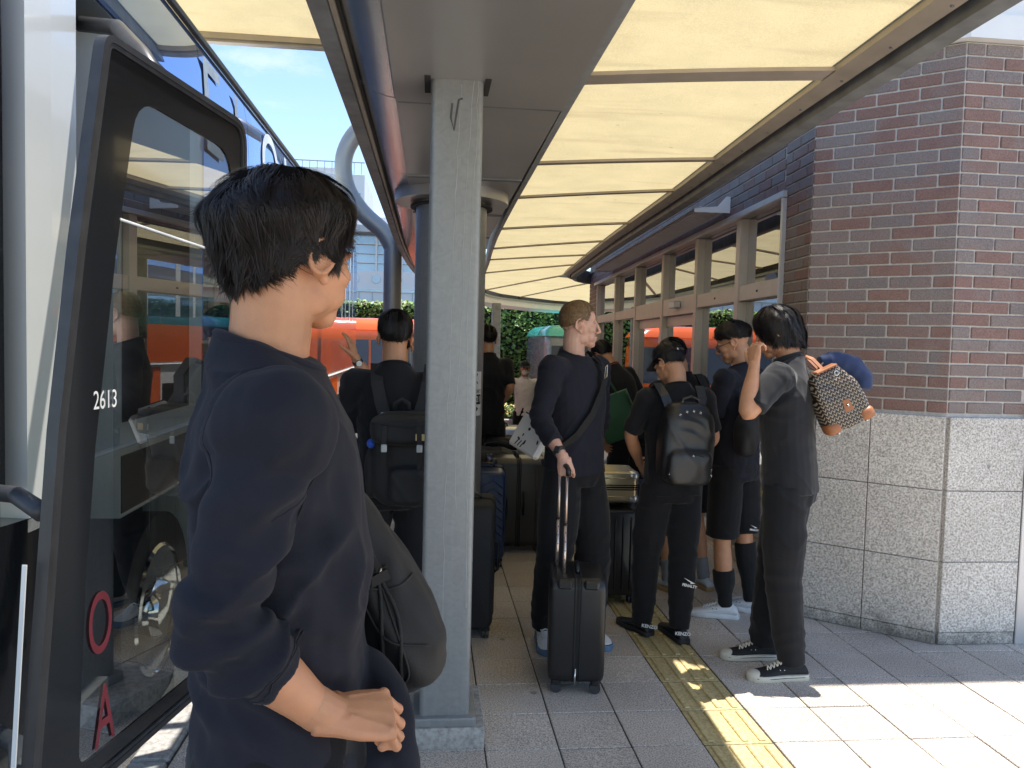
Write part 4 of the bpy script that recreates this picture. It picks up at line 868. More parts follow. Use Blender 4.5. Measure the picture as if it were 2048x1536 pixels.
def hand_shape(g, w, d, nrm, th, s=1.0, curl=(0.35, 0.45, 0.3), tcurl=0.35, spread=0.06, tdir=None):
    """palm, four fingers of unequal length and a thumb; w wrist, d along the hand, nrm out of the palm, th toward the thumb"""
    d = d.normalized(); nrm = (nrm - d * nrm.dot(d)).normalized(); th = (th - d * th.dot(d) - nrm * th.dot(nrm)).normalized()
    rs = []
    for t, wd, tk in ((-0.015, 0.027, 0.021), (0.015, 0.031, 0.021), (0.045, 0.040, 0.019), (0.075, 0.043, 0.016), (0.092, 0.041, 0.012)):
        c = w + d * t * s; rs.append([c + th * (wd * s * math.cos(2 * PI * k / 14)) + nrm * (tk * s * math.sin(2 * PI * k / 14)) for k in range(14)])
    g.rings(rs)
    for i, (off, ln, r) in enumerate(((0.031, 0.078, 0.0082), (0.0105, 0.088, 0.0085), (-0.011, 0.081, 0.0082), (-0.031, 0.063, 0.0072))):
        p = w + d * 0.083 * s + th * off * s; f = (d + th * off * spread * 20 * 0.1).normalized(); pts = [p - f * 0.02 * s, p]; a = 0.0
        for j, fr in enumerate((0.46, 0.31, 0.23)):
            a += curl[j] * (1 + 0.12 * i); v = f * math.cos(a) + nrm * math.sin(a); p = p + v * (ln * fr * s); pts.append(p)
        g.tube(pts, [r * 1.05 * s, r * s, r * s, r * 0.95 * s, r * 0.78 * s], 10); g.ell(pts[-1], r * 0.78 * s, None, 8, 6)
        for q in pts[1:-1]: g.ell(q, r * 1.07 * s, None, 8, 6)
        g.ell(pts[1] - nrm * 0.005 * s, r * 1.12 * s, None, 8, 6); g.tube([w + d * 0.03 * s + th * off * 0.5 * s - nrm * 0.0165 * s, pts[1] - nrm * 0.0085 * s], 0.0035 * s, 6)
    p = w + d * 0.012 * s + th * 0.022 * s; v = (d * 0.62 + th * 0.72 + nrm * 0.25).normalized() if tdir is None else tdir.normalized(); pts = [p]
    for j, ln in enumerate((0.046, 0.034, 0.027)):
        p = p + v * ln * s; pts.append(p); v = (v * (1 - tcurl * 0.5) + d * tcurl * 0.35 + nrm * tcurl * 0.35).normalized()
    g.tube(pts, [0.017 * s, 0.0135 * s, 0.0108 * s, 0.0088 * s], 10); g.ell(pts[-1], 0.0088 * s, None, 8, 6)
def head_shape(g, M, s=1.0, ear=True, narrow=1.0, neck=None):
    """M places the head (facing +Y, origin mid-head)"""
    R = M.to_3x3()
    def E(c, r, rot=None): g.ell(M @ (Vector(c) * s), tuple(a * s for a in r), R if rot is None else R @ rot, 20, 14)
    E((0, -0.012, 0.036), (0.076 * narrow, 0.097, 0.086)); E((0, 0.020, -0.004), (0.067 * narrow, 0.066, 0.094)); E((0, 0.020, -0.050), (0.059 * narrow, 0.060, 0.056))
    E((0, 0.060, -0.088), (0.030, 0.026, 0.026)); E((0, 0.071, -0.098), (0.018, 0.014, 0.014))
    for q in (-1, 1):
        E((q * 0.046 * narrow, 0.008, -0.062), (0.014, 0.030, 0.030)); E((q * 0.040 * narrow, 0.050, -0.018), (0.026, 0.030, 0.026)); E((q * 0.030, 0.074, 0.022), (0.026, 0.012, 0.009))
        E((q * 0.031, 0.071, 0.002), (0.016, 0.0135, 0.011)); E((q * 0.0125, 0.094, -0.034), (0.0075, 0.009, 0.007)); E((q * 0.026, 0.052, -0.050), (0.030, 0.028, 0.034))
        if ear:
            rt = Matrix.Rotation(q * -0.28, 3, 'Z') @ Matrix.Rotation(-0.18, 3, 'X')
            E((q * 0.079 * narrow, -0.012, -0.004), (0.0065, 0.017, 0.029), rt)
            cen = Vector((q * 0.083 * narrow, -0.015, 0.0)); pts = []
            for k in range(13):
                a = rad(-60 + 300 * k / 12 * 0.9); pts.append(M @ ((cen + rt @ Vector((q * 0.004, -0.019 * math.sin(a + 0.9), 0.006 + 0.030 * math.cos(a + 0.9)))) * s))
            g.tube(pts, [0.0048 * s] * 13, 8); E((q * 0.080 * narrow, -0.004, -0.033), (0.0065, 0.009, 0.011), rt)
    g.tube([M @ (Vector(p) * s) for p in ((0, 0.080, 0.026), (0, 0.093, 0.008), (0, 0.104, -0.014), (0, 0.109, -0.028), (0, 0.099, -0.035))], [0.010 * s, 0.0085 * s, 0.0090 * s, 0.0100 * s, 0.008 * s], 10)
    E((0, 0.086, -0.058), (0.023, 0.0115, 0.007)); E((0, 0.085, -0.069), (0.020, 0.0115, 0.007)); E((0, 0.060, -0.066), (0.034, 0.030, 0.030))
def scalp(az, th, rx, ry, rz):
    """az 0 = front (+Y), th from crown"""
    return Vector((rx * math.sin(th) * math.sin(az), ry * math.sin(th) * math.cos(az), rz * math.cos(th)))
def hairline(az, style):
    """polar angle at which hair ends for azimuth az (0 front, pi back)"""
    a = abs((az + PI) % (2 * PI) - PI)
    keys = style['line']
    for k in range(len(keys) - 1):
        if keys[k][0] <= a <= keys[k + 1][0]:
            u = (a - keys[k][0]) / (keys[k + 1][0] - keys[k][0]); return keys[k][1] * (1 - u) + keys[k + 1][1] * u
    return keys[-1][1]
HAIR = {
 'mop': dict(line=[(0, 1.14), (0.5, 1.25), (0.95, 1.58), (1.25, 1.86), (1.45, 1.78), (1.65, 1.74), (1.85, 1.86), (2.3, 2.12), (2.8, 2.36), (3.15, 2.44)], th=0.026, side=0.011, top=0.040, n=21000, lift=0.020, w=0.00065, over=0.30, bulge=0.014, edge=0.06, soft=0.75, clumps=330, fade=4200, trim=0.92, hang=0.048, hf=0.78),
 'long': dict(line=[(0, 1.35), (0.5, 1.60), (0.9, 1.95), (1.25, 2.10), (1.6, 2.15), (2.2, 2.35), (3.15, 2.45)], th=0.024, side=0.020, top=0.024, n=9000, lift=0.010, w=0.0013, over=0.25, hang=0.12, edge=0.5, clumps=180),
 'short': dict(line=[(0, 1.00), (0.5, 1.07), (0.9, 1.30), (1.2, 1.72), (1.4, 1.60), (1.75, 1.85), (2.2, 2.12), (3.15, 2.26)], th=0.016, side=0.008, top=0.020, n=6500, lift=0.008, w=0.0013, over=0.08, edge=0.08, soft=0.6, fade=900),
 'crop': dict(line=[(0, 0.92), (0.5, 0.98), (0.85, 1.15), (1.15, 1.66), (1.36, 1.55), (1.75, 1.80), (2.2, 2.02), (3.15, 2.12)], th=0.010, side=0.0022, top=0.015, n=5500, lift=0.004, w=0.0011, over=0.03, edge=0.1, soft=0.5, fade=1200),
 'bowl': dict(line=[(0, 1.15), (0.5, 1.25), (0.95, 1.42), (1.3, 1.52), (1.7, 1.60), (2.2, 1.80), (3.15, 1.92)], th=0.024, side=0.016, top=0.022, n=7000, lift=0.008, w=0.0014, over=0.12, bulge=0.010, edge=0.3),
}
def hair_mesh(M, s, style, seed=1, dens=1.0):
    st = HAIR[style]; rnd = random.Random(seed); c0 = Vector((0, -0.012, 0.036)); hang = st.get('hang')
    def thick(az, th):
        up = max(0.0, math.cos(th)); e = hairline(az, st); soft = st.get('soft', 0.45); k = min(1.0, max(0.0, (e - th) / soft)); k = k * k * (3 - 2 * k)
        base = st['side'] * (1 - up) + st['top'] * up
        if style in ('mop', 'bowl') and th > 0.7: base += st.get('bulge', 0.010) * math.exp(-((th - 1.38) / 0.36) ** 2)
        return base * (st.get('edge', 0.25) + (1 - st.get('edge', 0.25)) * k) + 0.0012
    def pt(az, th, extra=0.0):
        t = thick(az, th) + extra; tt = th; dz = 0.0
        if hang and th > 1.5: tt = 1.5 + (th - 1.5) * st.get('hf', 0.35); dz = -(th - 1.5) * hang
        p = c0 + scalp(az, tt, 0.076 + t, 0.097 + t, 0.086 + t); p.z += dz; return p
    def lump(az, th): return 0.006 * noise.noise((math.sin(az) * 5, math.cos(az) * 5, th * 2.2 + seed)) * min(1, th * 1.5) * (1 if st['th'] > 0.015 else 0.35)
    g = G(); NA, NT = 72, 22
    vs = [M @ (pt(0, 0.0) * s)]
    for j in range(1, NT + 1):
        for i in range(NA):
            az = 2 * PI * i / NA; e = hairline(az, st) + 0.07 * noise.noise((math.sin(az) * 9, math.cos(az) * 9, seed)); e *= st.get('trim', 1.0); th = e * j / NT
            vs.append(M @ (pt(az, th, lump(az, th)) * s))
    inner = [M @ ((pt(2 * PI * i / NA, hairline(2 * PI * i / NA, st) * 0.97 * st.get('trim', 1.0), -0.012)) * s) for i in range(NA)]
    fs = [[0, 1 + i, 1 + (i + 1) % NA] for i in range(NA)]
    for j in range(NT - 1):
        for i in range(NA): a = 1 + j * NA; fs.append([a + i, a + NA + i, a + NA + (i + 1) % NA, a + (i + 1) % NA])
    o = len(vs); vs += inner; a = 1 + (NT - 1) * NA
    for i in range(NA): fs.append([a + i, o + i, o + (i + 1) % NA, a + (i + 1) % NA])
    g.v = vs; g.f = fs; shell = g
    sv = []; sf = []; N_ = int(st['n'] * dens); NC = st.get('clumps', 260); cl = []
    for _ in range(NC):
        az = rnd.uniform(-PI, PI); cl.append((az, hairline(az, st) * math.sqrt(rnd.random()) * 0.97, rnd.gauss(0, 0.16) + st.get('sweep', 0.0), st['lift'] * rnd.random() ** 1.6, rnd.uniform(0.4, 0.85)))
    short = st['th'] <= 0.015
    for _ in range(N_):
        ca, ct, ctw, clf, cln = rnd.choice(cl); az = ca + rnd.gauss(0, 0.10); e = hairline(az, st); th0 = min(max(0.02, ct + rnd.gauss(0, 0.10)), e * 0.99)
        ln = cln * rnd.uniform(0.8, 1.15) * (0.35 if short else 1.0); back = abs((az + PI) % (2 * PI) - PI) > 1.7
        ov = st['over'] * rnd.random() ** (2.5 if back else 1.0) * (0.6 if back else 1.0)
        th1 = min(th0 + ln, e + ov - (abs(rnd.gauss(0, 0.07)) if st.get('trim') else 0)); th1 = max(th1, th0 + 0.05); P = []; fly = (rnd.uniform(0.006, 0.022) if rnd.random() < 0.035 and not short else 0.0); az1 = ca + ctw + (az - ca) * 0.35
        for k in range(6):
            t = k / 5; th = th0 + (th1 - th0) * t; a_ = az + (az1 - az) * t * t
            P.append(M @ (pt(a_, th, 0.0012 + clf * t * (1.15 - 0.5 * t) + fly * t * t + rnd.gauss(0, 0.0006) + lump(a_, th) + (0.0 if k else -0.004)) * s))
        out = (P[2] - M @ (c0 * s)).normalized(); d = (P[5] - P[0])
        if d.length < 1e-4: continue
        sd = d.cross(out).normalized() * (st['w'] * s * rnd.uniform(0.5, 1.3)); o = len(sv)
        for k in range(6):
            w = (1.0, 1.0, 0.95, 0.8, 0.5, 0.1)[k]; sv += [P[k] - sd * w, P[k] + sd * w]
        for k in range(5): sf.append([o + 2 * k, o + 2 * k + 1, o + 2 * k + 3, o + 2 * k + 2])
    for _ in range(int(st.get('fade', 0) * dens)):
        az = rnd.uniform(-PI, PI); bk = abs((az + PI) % (2 * PI) - PI)
        if bk < 1.15: continue
        e = hairline(az, st); th0 = e - 0.12 + 0.34 * rnd.random() ** 1.5; P0_ = M @ (pt(az, min(th0, e)) * s) if th0 < e else M @ ((c0 + scalp(az, th0, 0.0775, 0.0985, 0.0875)) * s)
        q0 = M @ ((c0 + scalp(az, th0, 0.0765, 0.0975, 0.0865)) * s); q1 = M @ ((c0 + scalp(az + rnd.gauss(0, 0.03), th0 + 0.10, 0.0795, 0.1005, 0.0895)) * s); d = q1 - q0
        sd = d.cross((q0 - M @ (c0 * s))).normalized() * (0.0005 * s); o = len(sv); sv += [q0 - sd, q0 + sd, q1]; sf.append([o, o + 1, o + 2])
    g2 = G(); g2.v = sv; g2.f = sf
    return shell, g2
def rot_to(a, b): return a.rotation_difference(b).to_matrix()
def shoe(g_up, g_sole, ank, yaw, s=1.0, high=0.0, pitch=0.0, chunky=1.0):
    """upper and sole for a foot whose ankle stands over ank (z ground), toes along local +Y"""
    M = Matrix.Translation((ank.x, ank.y, ank.z)) @ Matrix.Rotation(yaw, 4, 'Z') @ Matrix.Rotation(pitch, 4, 'X')
    st = [(-0.075, 0.026, 0.030), (-0.068, 0.034, 0.060), (-0.045, 0.037, 0.080), (-0.01, 0.038, 0.088), (0.03, 0.039, 0.085), (0.07, 0.042, 0.066), (0.11, 0.047, 0.053), (0.15, 0.047, 0.043), (0.18, 0.040, 0.034), (0.20, 0.024, 0.026)]
    rs = []
    for y, w, h in st:
        pts = []
        for k in range(14):
            a = 2 * PI * k / 14; z = 0.020 + (h + high * (1 if y < 0.04 else 0) - 0.020) * (0.5 + 0.5 * math.sin(a)); ww = w * (1 - 0.25 * max(0, math.sin(a))); pts.append(M @ (Vector((ww * math.cos(a), y, z)) * s))
        rs.append(pts)
    g_up.rings(rs)
    hz = 0.026 * chunky; rs = []
    for z, k in ((0.001, 0.98), (0.006, 1.06), (hz, 1.07), (hz + 0.003, 1.0)):
        left = [(-w * k, y) for y, w, h in st]; right = [(w * k, y) for y, w, h in st][::-1]
        ol = [(0, -0.075 - 0.006 * k)] + left + [(0, 0.205 + 0.006 * k)] + right
        rs.append([M @ (Vector((x, y, z)) * s) for x, y in ol])
    g_sole.rings(rs)
    return M
class P: pass
def person(name, label, loc, yaw, h=1.80, skin='skin_tan', hair='short', hair_m='hair_black', top='black_jersey', sleeve=0.42, hem=0.88, bottom='black_track', leg=1.0, vox=0.0085, head_yaw=0.0, head_pitch=0.0, head_roll=0.0, lean=0.0,
           re=None, rw=None, le=None, lw=None, rf=None, lf=None, rk=None, lk=None, bulk=1.0, neckline='crew', fine=False, shoes=('shoe_black', 'sole_black'), dens=1.0, rhand=None, lhand=None, fit=1.0, socks=None, seed=1.0, narrow=1.0, legw=1.0, wr=1.0, group=None, ground=0.0, foot_yaw=(0.1, -0.1), leanx=0.0, hempull=None, cat='person', neck=0.075, headz=1.0, headk=1.0, slv=1.0, extra=None, folds=()):
    """local frame: faces +Y, +X is the person's right; world targets for elbows and wrists are converted"""
    q = P(); s = h / 1.80; t = thing(name, label, cat, (loc[0], loc[1], ground), yaw, group); q.root = t; q.s = s
    IM = t.matrix_basis.inverted()
    def W_(p): return IM @ Vector(p) if p is not None else None
    q.W = W_
    pel = V(0, 0, 0.96 * s); LR = Matrix.Rotation(-lean, 3, 'X') @ Matrix.Rotation(leanx, 3, 'Y')
    def T(x, y, z): return pel + LR @ (V(x * s, y * s, z * s) - V(0, 0, 0.96 * s))
    q.T = T
    sh = 0.185 * bulk
    J = dict(rs=T(sh, -0.01, 1.455), ls=T(-sh, -0.01, 1.455), neck=T(0, -0.015, 1.50), hd=T(0, 0.0, 1.60), rh=V(0.095 * s, 0, 0.93 * s), lh=V(-0.095 * s, 0, 0.93 * s))
    J['re'] = W_(re) if re else T(0.245 * bulk, -0.03, 1.17); J['rw'] = W_(rw) if rw else T(0.255 * bulk, 0.07, 0.93)
    J['le'] = W_(le) if le else T(-0.245 * bulk, -0.03, 1.17); J['lw'] = W_(lw) if lw else T(-0.255 * bulk, 0.07, 0.93)
    J['rf'] = W_(rf) if rf else V(0.115 * s, -0.03 * s, 0); J['lf'] = W_(lf) if lf else V(-0.115 * s, -0.03 * s, 0)
    for k in ('rf', 'lf'): J[k].z = max(0.0, J[k].z)
    J['rk'] = W_(rk) if rk else J['rh'].lerp(J['rf'] + V(0, 0, 0.08 * s), 0.52) + V(0.01, 0.025 * s, 0); J['lk'] = W_(lk) if lk else J['lh'].lerp(J['lf'] + V(0, 0, 0.08 * s), 0.52) + V(-0.01, 0.025 * s, 0)
    q.J = J
    HM = Matrix.Translation(J['neck'] + LR @ V(0, 0.012 * s, neck * s)) @ LR.to_4x4() @ Matrix.Rotation(head_yaw, 4, 'Z') @ Matrix.Rotation(-head_pitch, 4, 'X') @ Matrix.Rotation(head_roll, 4, 'Y') @ Matrix.Translation((0, 0.010 * s, 0.098 * s)) @ Matrix.Diagonal((1, 1, headz, 1)); q.HM = HM; hs = s * 0.985 * headk; q.hs = hs
    # ---- body
    b = G()
    def oval(c, rx, ry, n=18, e=0.9, R_=None, tilt=0.0):
        out = []
        for k in range(n):
            a = 2 * PI * k / n; ca, sa = math.cos(a), math.sin(a); x = math.copysign(abs(ca) ** e, ca) * rx * s; y = math.copysign(abs(sa) ** e, sa) * ry * s; out.append(c + (R_ or LR) @ V(x, y, -tilt * s * sa))
        return out
    I3 = Matrix.Identity(3)
    b.rings([oval(V(0, -0.01 * s, 0.86 * s), 0.150 * bulk, 0.10, R_=I3), oval(pel, 0.160 * bulk, 0.105, R_=I3), oval(T(0, 0, 1.08), 0.138 * bulk, 0.092), oval(T(0, 0, 1.25), 0.155 * bulk, 0.105), oval(T(0, -0.01, 1.38), 0.165 * bulk, 0.105), oval(T(0, -0.015, 1.46), 0.13 * bulk, 0.075), oval(T(0, -0.015, 1.51), 0.07, 0.06)])
    arms = {}
    for sd in ('r', 'l'):
        pth = limb_path(J[sd + 's'], J[sd + 'e'], J[sd + 'w']); arms[sd] = pth
        b.tube(pth, [r * s * (0.72 if top and (k_ + 1.5) / len(pth) < sleeve - 0.10 else 1.0) for k_, r in enumerate(radii(pth, [(0, 0.056), (0.25, 0.046), (0.47, 0.040), (0.53, 0.040), (0.66, 0.042), (1.0, 0.0262)]))], 14); b.ell(J[sd + 's'], 0.050 * s, None, 14, 10)
        kf = J[sd + 'f'] + V(0, 0, 0.07 * s); lp_ = limb_path(J[sd + 'h'], J[sd + 'k'], kf)
        b.tube(lp_, [r * s for r in radii(lp_, [(0, 0.088), (0.3, 0.074), (0.5, 0.054), (0.55, 0.052), (0.70, 0.056), (0.92, 0.034), (1.0, 0.036)])], 16)
        arms[sd + 'L'] = lp_
        fy = foot_yaw[0 if sd == 'r' else 1]; b.tube([J[sd + 'f'] + Matrix.Rotation(fy * -1, 3, 'Z') @ (V(0, y, z) * s) for y, z in ((-0.05, 0.035), (0.0, 0.045), (0.07, 0.036), (0.15, 0.028))], [0.026 * s, 0.03 * s, 0.03 * s, 0.02 * s], 10)
    nk = [J['neck'] + LR @ V(0, -0.012, -0.05) * s, J['neck'] + LR @ V(0, -0.008, 0.02) * s, HM @ (V(0, -0.030, -0.07) * hs), HM @ (V(0, -0.022, -0.02) * hs)]
    b.tube(nk, [0.068 * s, 0.058 * s, 0.056 * s, 0.058 * s], 18)
    for q_ in (-1, 1): b.tube([T(q_ * 0.11, -0.03, 1.435), T(q_ * 0.065, -0.03, 1.475), T(q_ * 0.03, -0.03, 1.525)], [0.022 * s, 0.030 * s, 0.03 * s], 10)
    body = fuse(b, 'body', vox, 4)
    hg = G(); head_shape(hg, HM, hs, narrow=narrow); hg.tube([nk[1].lerp(nk[2], 0.3), nk[2], nk[3]], [0.0575 * s, 0.0565 * s, 0.058 * s], 18)
    ms = [body, fuse(hg, 'head', 0.0034 if fine else 0.0046, 7 if fine else 5)]
    for sd, spec in (('r', rhand), ('l', lhand)):
        d = (J[sd + 'w'] - J[sd + 'e']).normalized(); sx = 1 if sd == 'r' else -1
        hd_ = dict(d=d, n=V(-sx, 0, 0), th=V(0, 1, 0), curl=(0.3, 0.4, 0.3), tcurl=0.4)
        if spec: hd_.update({k: ((IM.to_3x3() @ Vector(v)) if k in ('d', 'n', 'th', 'tdir') else v) for k, v in spec.items()})
        hh = G(); hand_shape(hh, J[sd + 'w'], hd_['d'], hd_['n'], hd_['th'], s * 0.98, hd_['curl'], hd_['tcurl'], tdir=hd_.get('tdir')); hh.tube([J[sd + 'w'] - d * 0.03, J[sd + 'w'] + hd_['d'].normalized() * 0.01], [0.0275 * s, 0.026 * s], 14)
        ms.append(fuse(hh, 'hand', 0.0025 if fine else 0.0042, 2))
    body = join_meshes('body', ms); bo = link('body', body, skin, t, False, True); q.body = bo
    # face details
    for q_ in (-1, 1):
        e = mk('eye', G().ell(HM @ (V(q_ * 0.031, 0.0795, 0.002) * hs), (0.0115 * hs, 0.006 * hs, 0.0052 * hs), HM.to_3x3(), 12, 8), 'eye_white', t, False, True)
        mk('iris', G().ell(HM @ (V(q_ * 0.031, 0.0845, 0.002) * hs), (0.0052 * hs, 0.0022 * hs, 0.0050 * hs), HM.to_3x3(), 10, 6), 'eye_dark', e, False, True)
        mk('eyebrow', G().tube([HM @ (V(q_ * x, y, z) * hs) for x, y, z in ((0.012, 0.0885, 0.021), (0.028, 0.0865, 0.0265), (0.046, 0.074, 0.022))], [0.0030 * hs, 0.0036 * hs, 0.0020 * hs], 8, 0.9), hair_m, t, False, True)
    mk('mouth', G().tube([HM @ (V(x, y, z) * hs) for x, y, z in ((-0.021, 0.087, -0.0635), (-0.010, 0.0955, -0.0625), (0, 0.0975, -0.0630), (0.010, 0.0955, -0.0625), (0.021, 0.087, -0.0635))], [0.0016 * hs, 0.0034 * hs, 0.0038 * hs, 0.0034 * hs, 0.0016 * hs], 8), 'lip', t, False, True)
    if hair:
        shg, stg = hair_mesh(HM, hs, hair, int(seed * 10), dens); ho = mk('hair', shg, 'hair_base_blond' if 'blond' in hair_m else 'hair_base', t, False, True); mk('hair_strands', stg, hair_m, ho, False)
    # ---- top
    if top:
        g = G(); F_ = fit
        hz = hem
        rows = [oval(T(0, 0.0, hz), 0.178 * bulk * F_, 0.128 * F_, 24, 0.85, I3 if hz < 0.96 else LR), oval(T(0, 0.0, hz + 0.10), 0.172 * bulk * F_, 0.126 * F_, 24, 0.85), oval(T(0, 0, 1.12), 0.166 * bulk * F_, 0.122 * F_, 24, 0.85), oval(T(0, 0, 1.25), 0.176 * bulk * F_, 0.130 * F_, 24, 0.85), oval(T(0, -0.01, 1.36), 0.184 * bulk * F_, 0.130 * F_, 24, 0.85), oval(T(0, -0.012, 1.43), 0.172 * bulk, 0.112, 24, 0.85), oval(T(0, -0.016, 1.480), 0.142 * bulk, 0.090, 24, 0.9), oval(T(0, -0.020, 1.515), 0.098, 0.080, 24, 0.95, None, 0.012), oval(T(0, -0.022, 1.538), 0.074, 0.071, 24, 0.95, None, 0.022)]
        if hempull is not None:
            hp = W_(hempull)
            for i_, wgt in ((0, 1.0), (1, 0.45)):
                c_ = sum(rows[i_], Vector()) / 24
                rows[i_] = [p + (hp - p) * wgt * max(0.0, ((p - c_).normalized().dot((V(hp.x, hp.y, 0) - V(c_.x, c_.y, 0))  .normalized()))) ** 2.6 for p in rows[i_]]
        g.rings(rows)
        for sd in ('r', 'l'):
            pth = cut_path(arms[sd], sleeve); rr_ = radii(pth, [(0, 0.072), (0.3, 0.064), (0.6, 0.058), (1, 0.058)] if sleeve < 0.6 else [(0, 0.070), (0.25, 0.060), (0.5, 0.054), (0.62, 0.053), (1, 0.041 if sleeve > 0.9 else 0.047)])
            pth = [J[sd + 's'] + (T(0, -0.01, 1.40) - J[sd + 's']) * 0.35] + pth; rr_ = [rr_[0] * 1.06] + rr_
            g.tube(pth, [r * s * F_ * (1 if k_ < 2 else slv) for k_, r in enumerate(rr_)], 18)
            g.ell(J[sd + 's'] + V(0, 0, -0.008 * s), 0.072 * s, None, 16, 10)
        if extra: extra(g, IM)
        me = fuse(g, 'shirt', vox * (0.75 if fine else 0.9), 5)
        spots = []
        for sd in ('r', 'l'):
            ax = (J[sd + 'w'] - J[sd + 's']).normalized()
            if sleeve > 0.6: spots += [(J[sd + 'e'], 0.12 * s, ax, 0.055 * s, 0.0075 * wr), (J[sd + 's'].lerp(J[sd + 'e'], 0.35), 0.14 * s, (ax + V(0.5, 0, 0)).normalized(), 0.08 * s, 0.005 * wr)]
            spots += [(J[sd + 's'] + V(0, 0, -0.14 * s), 0.12 * s, V(0.7 if sd == 'r' else -0.7, 0, 0.7), 0.06 * s, 0.0055 * wr)]
        spots += [(T(0, 0, 1.06), 0.2 * s, V(0.25, 0.1, 1).normalized(), 0.085 * s, 0.005 * wr)]
        spots += [(W_(c_), r_, (IM.to_3x3() @ Vector(a_)).normalized(), w_, m_) for c_, r_, a_, w_, m_ in folds]
        wrinkle(me, 0.008 * wr, spots, seed=seed * 3.1)
        so_ = link('shirt', me, top, t, False, True); q.shirt = so_
        if fine:
            bv = BVHTree.FromPolygons([v.co for v in me.vertices], [tuple(p.vertices) for p in me.polygons])
            for sd in ('r', 'l'):
                pth = cut_path(arms[sd], sleeve)
                for tt, rr2 in ((0.975, 0.06), (0.96, 0.06), (0.06, 0.085)):
                    cp_ = cut_path(arms[sd], sleeve * tt); c_ = cp_[-1]; ax = (cp_[-1] - cp_[-2]).normalized() if tt > 0.5 else V(1 if sd == 'r' else -1, 0, 0.15).normalized(); a1 = ax.orthogonal().normalized(); a2 = ax.cross(a1); ring = []
                    for k in range(40):
                        hit = bv.find_nearest(c_ + (a1 * math.cos(2 * PI * k / 40) + a2 * math.sin(2 * PI * k / 40)) * rr2 * s)
                        if hit[0] is not None: ring.append(hit[0] + hit[1] * 0.0002)
                    if len(ring) == 40: mk('seam', G().tube(ring, 0.0011, 5, closed=True), top, so_, False, True)
        col = []; cr = (0.0655, 0.064) if neckline == 'crew' else (0.068, 0.066)
        for k in range(24):
            a = 2 * PI * k / 24; col.append(T(0, -0.020, 1.536) + LR @ V((cr[0] + 0.006) * s * math.cos(a), (cr[1] + 0.006) * s * math.sin(a), (-0.024 * math.sin(a) - 0.002) * s))
        if neckline == 'crew': mk('collar', G().tube(col, 0.0105 * s, 8, 0.7, closed=True), top, so_, False, True)
        else:
            cg = G(); rs = []
            for dz, k in ((-0.005, 1.18), (0.03, 1.02), (0.034, 0.98), (0.0, 1.0)):
                rs.append([T(0, -0.016, 1.525) + LR @ V(cr[0] * k * s * math.cos(2 * PI * j / 28), cr[1] * k * s * math.sin(2 * PI * j / 28), (dz - 0.016 * math.sin(2 * PI * j / 28)) * s) for j in range(28)])
            mk('collar', cg.rings(rs, False, True), top, so_, False, True)
    # ---- bottom
    if bottom:
        g = G(); g.rings([oval(V(0, -0.005 * s, 0.84 * s), 0.160 * bulk, 0.115, 22, 0.9, I3), oval(V(0, -0.005 * s, 0.92 * s), 0.176 * bulk, 0.125, 22, 0.9, I3), oval(V(0, 0, 1.0 * s), 0.165 * bulk, 0.115, 22, 0.9, I3), oval(T(0, 0, 1.05), 0.15 * bulk, 0.105, 22, 0.9)])
        for sd in ('r', 'l'):
            pth = cut_path(arms[sd + 'L'], leg); w = legw
            stp = [(0, 0.098), (0.3, 0.092 * w), (0.55, 0.076 * w), (0.8, 0.070 * w), (1, 0.055 * w)] if leg > 0.7 else [(0, 0.100), (0.5, 0.098 * w), (1, 0.095 * w)]
            g.tube(pth, [r * s for r in radii(pth, stp)], 18)
        me = fuse(g, 'trousers', vox, 5); spots = []
        for sd in ('r', 'l'):
            spots += [(J[sd + 'k'], 0.16 * s, V(0, 0.3, 1).normalized(), 0.075 * s, 0.005 * wr), (V(0, 0.02, 0.84 * s) + J[sd + 'h'] * 0.0, 0.16 * s, V(0.5 if sd == 'r' else -0.5, 0.2, 0.8).normalized(), 0.07 * s, 0.006 * wr)]
            if leg > 0.7: spots += [(J[sd + 'f'] + V(0, 0, 0.2 * s), 0.13 * s, V(0.35, 0.3, 0.9).normalized(), 0.06 * s, 0.005 * wr)]
        wrinkle(me, 0.007 * wr, spots, vertical=3.0, seed=seed * 1.9 + 5); q.trousers = link('trousers' if leg > 0.7 else 'shorts', me, bottom, t, False, True)
    # ---- socks and shoes
    q.shoes = {}
    for i, sd in enumerate(('r', 'l')):
        if socks and socks[i]:
            m_, top_ = socks[i]; lp_ = arms[sd + 'L'][::-1]; pth = cut_path(lp_, top_); g = G(); rr_ = radii(pth, [(0, 0.043), (0.3, 0.044), (0.7, 0.045 if top_ < 0.25 else 0.066), (1, 0.045 if top_ < 0.25 else 0.066)]); g.tube(pth, [r * s for r in rr_], 14)
            me = fuse(g, 'sock', 0.007, 2); wrinkle(me, 0.002, [(pth[0] + V(0, 0, 0.05), 0.06, V(0, 0, 1), 0.022, 0.002)], seed=seed); link('sock', me, m_, t, False, True)
        if shoes:
            up_, sl_ = G(), G(); M = shoe(up_, sl_, J[sd + 'f'], -foot_yaw[i], s * 1.06)
            me = fuse(up_, 'shoe', 0.006, 2); sh_ = link('shoe', me, shoes[0], t, False, True); mk('sole', sl_, shoes[1], sh_, False, auto=50); q.shoes[sd] = (sh_, M)
    return q
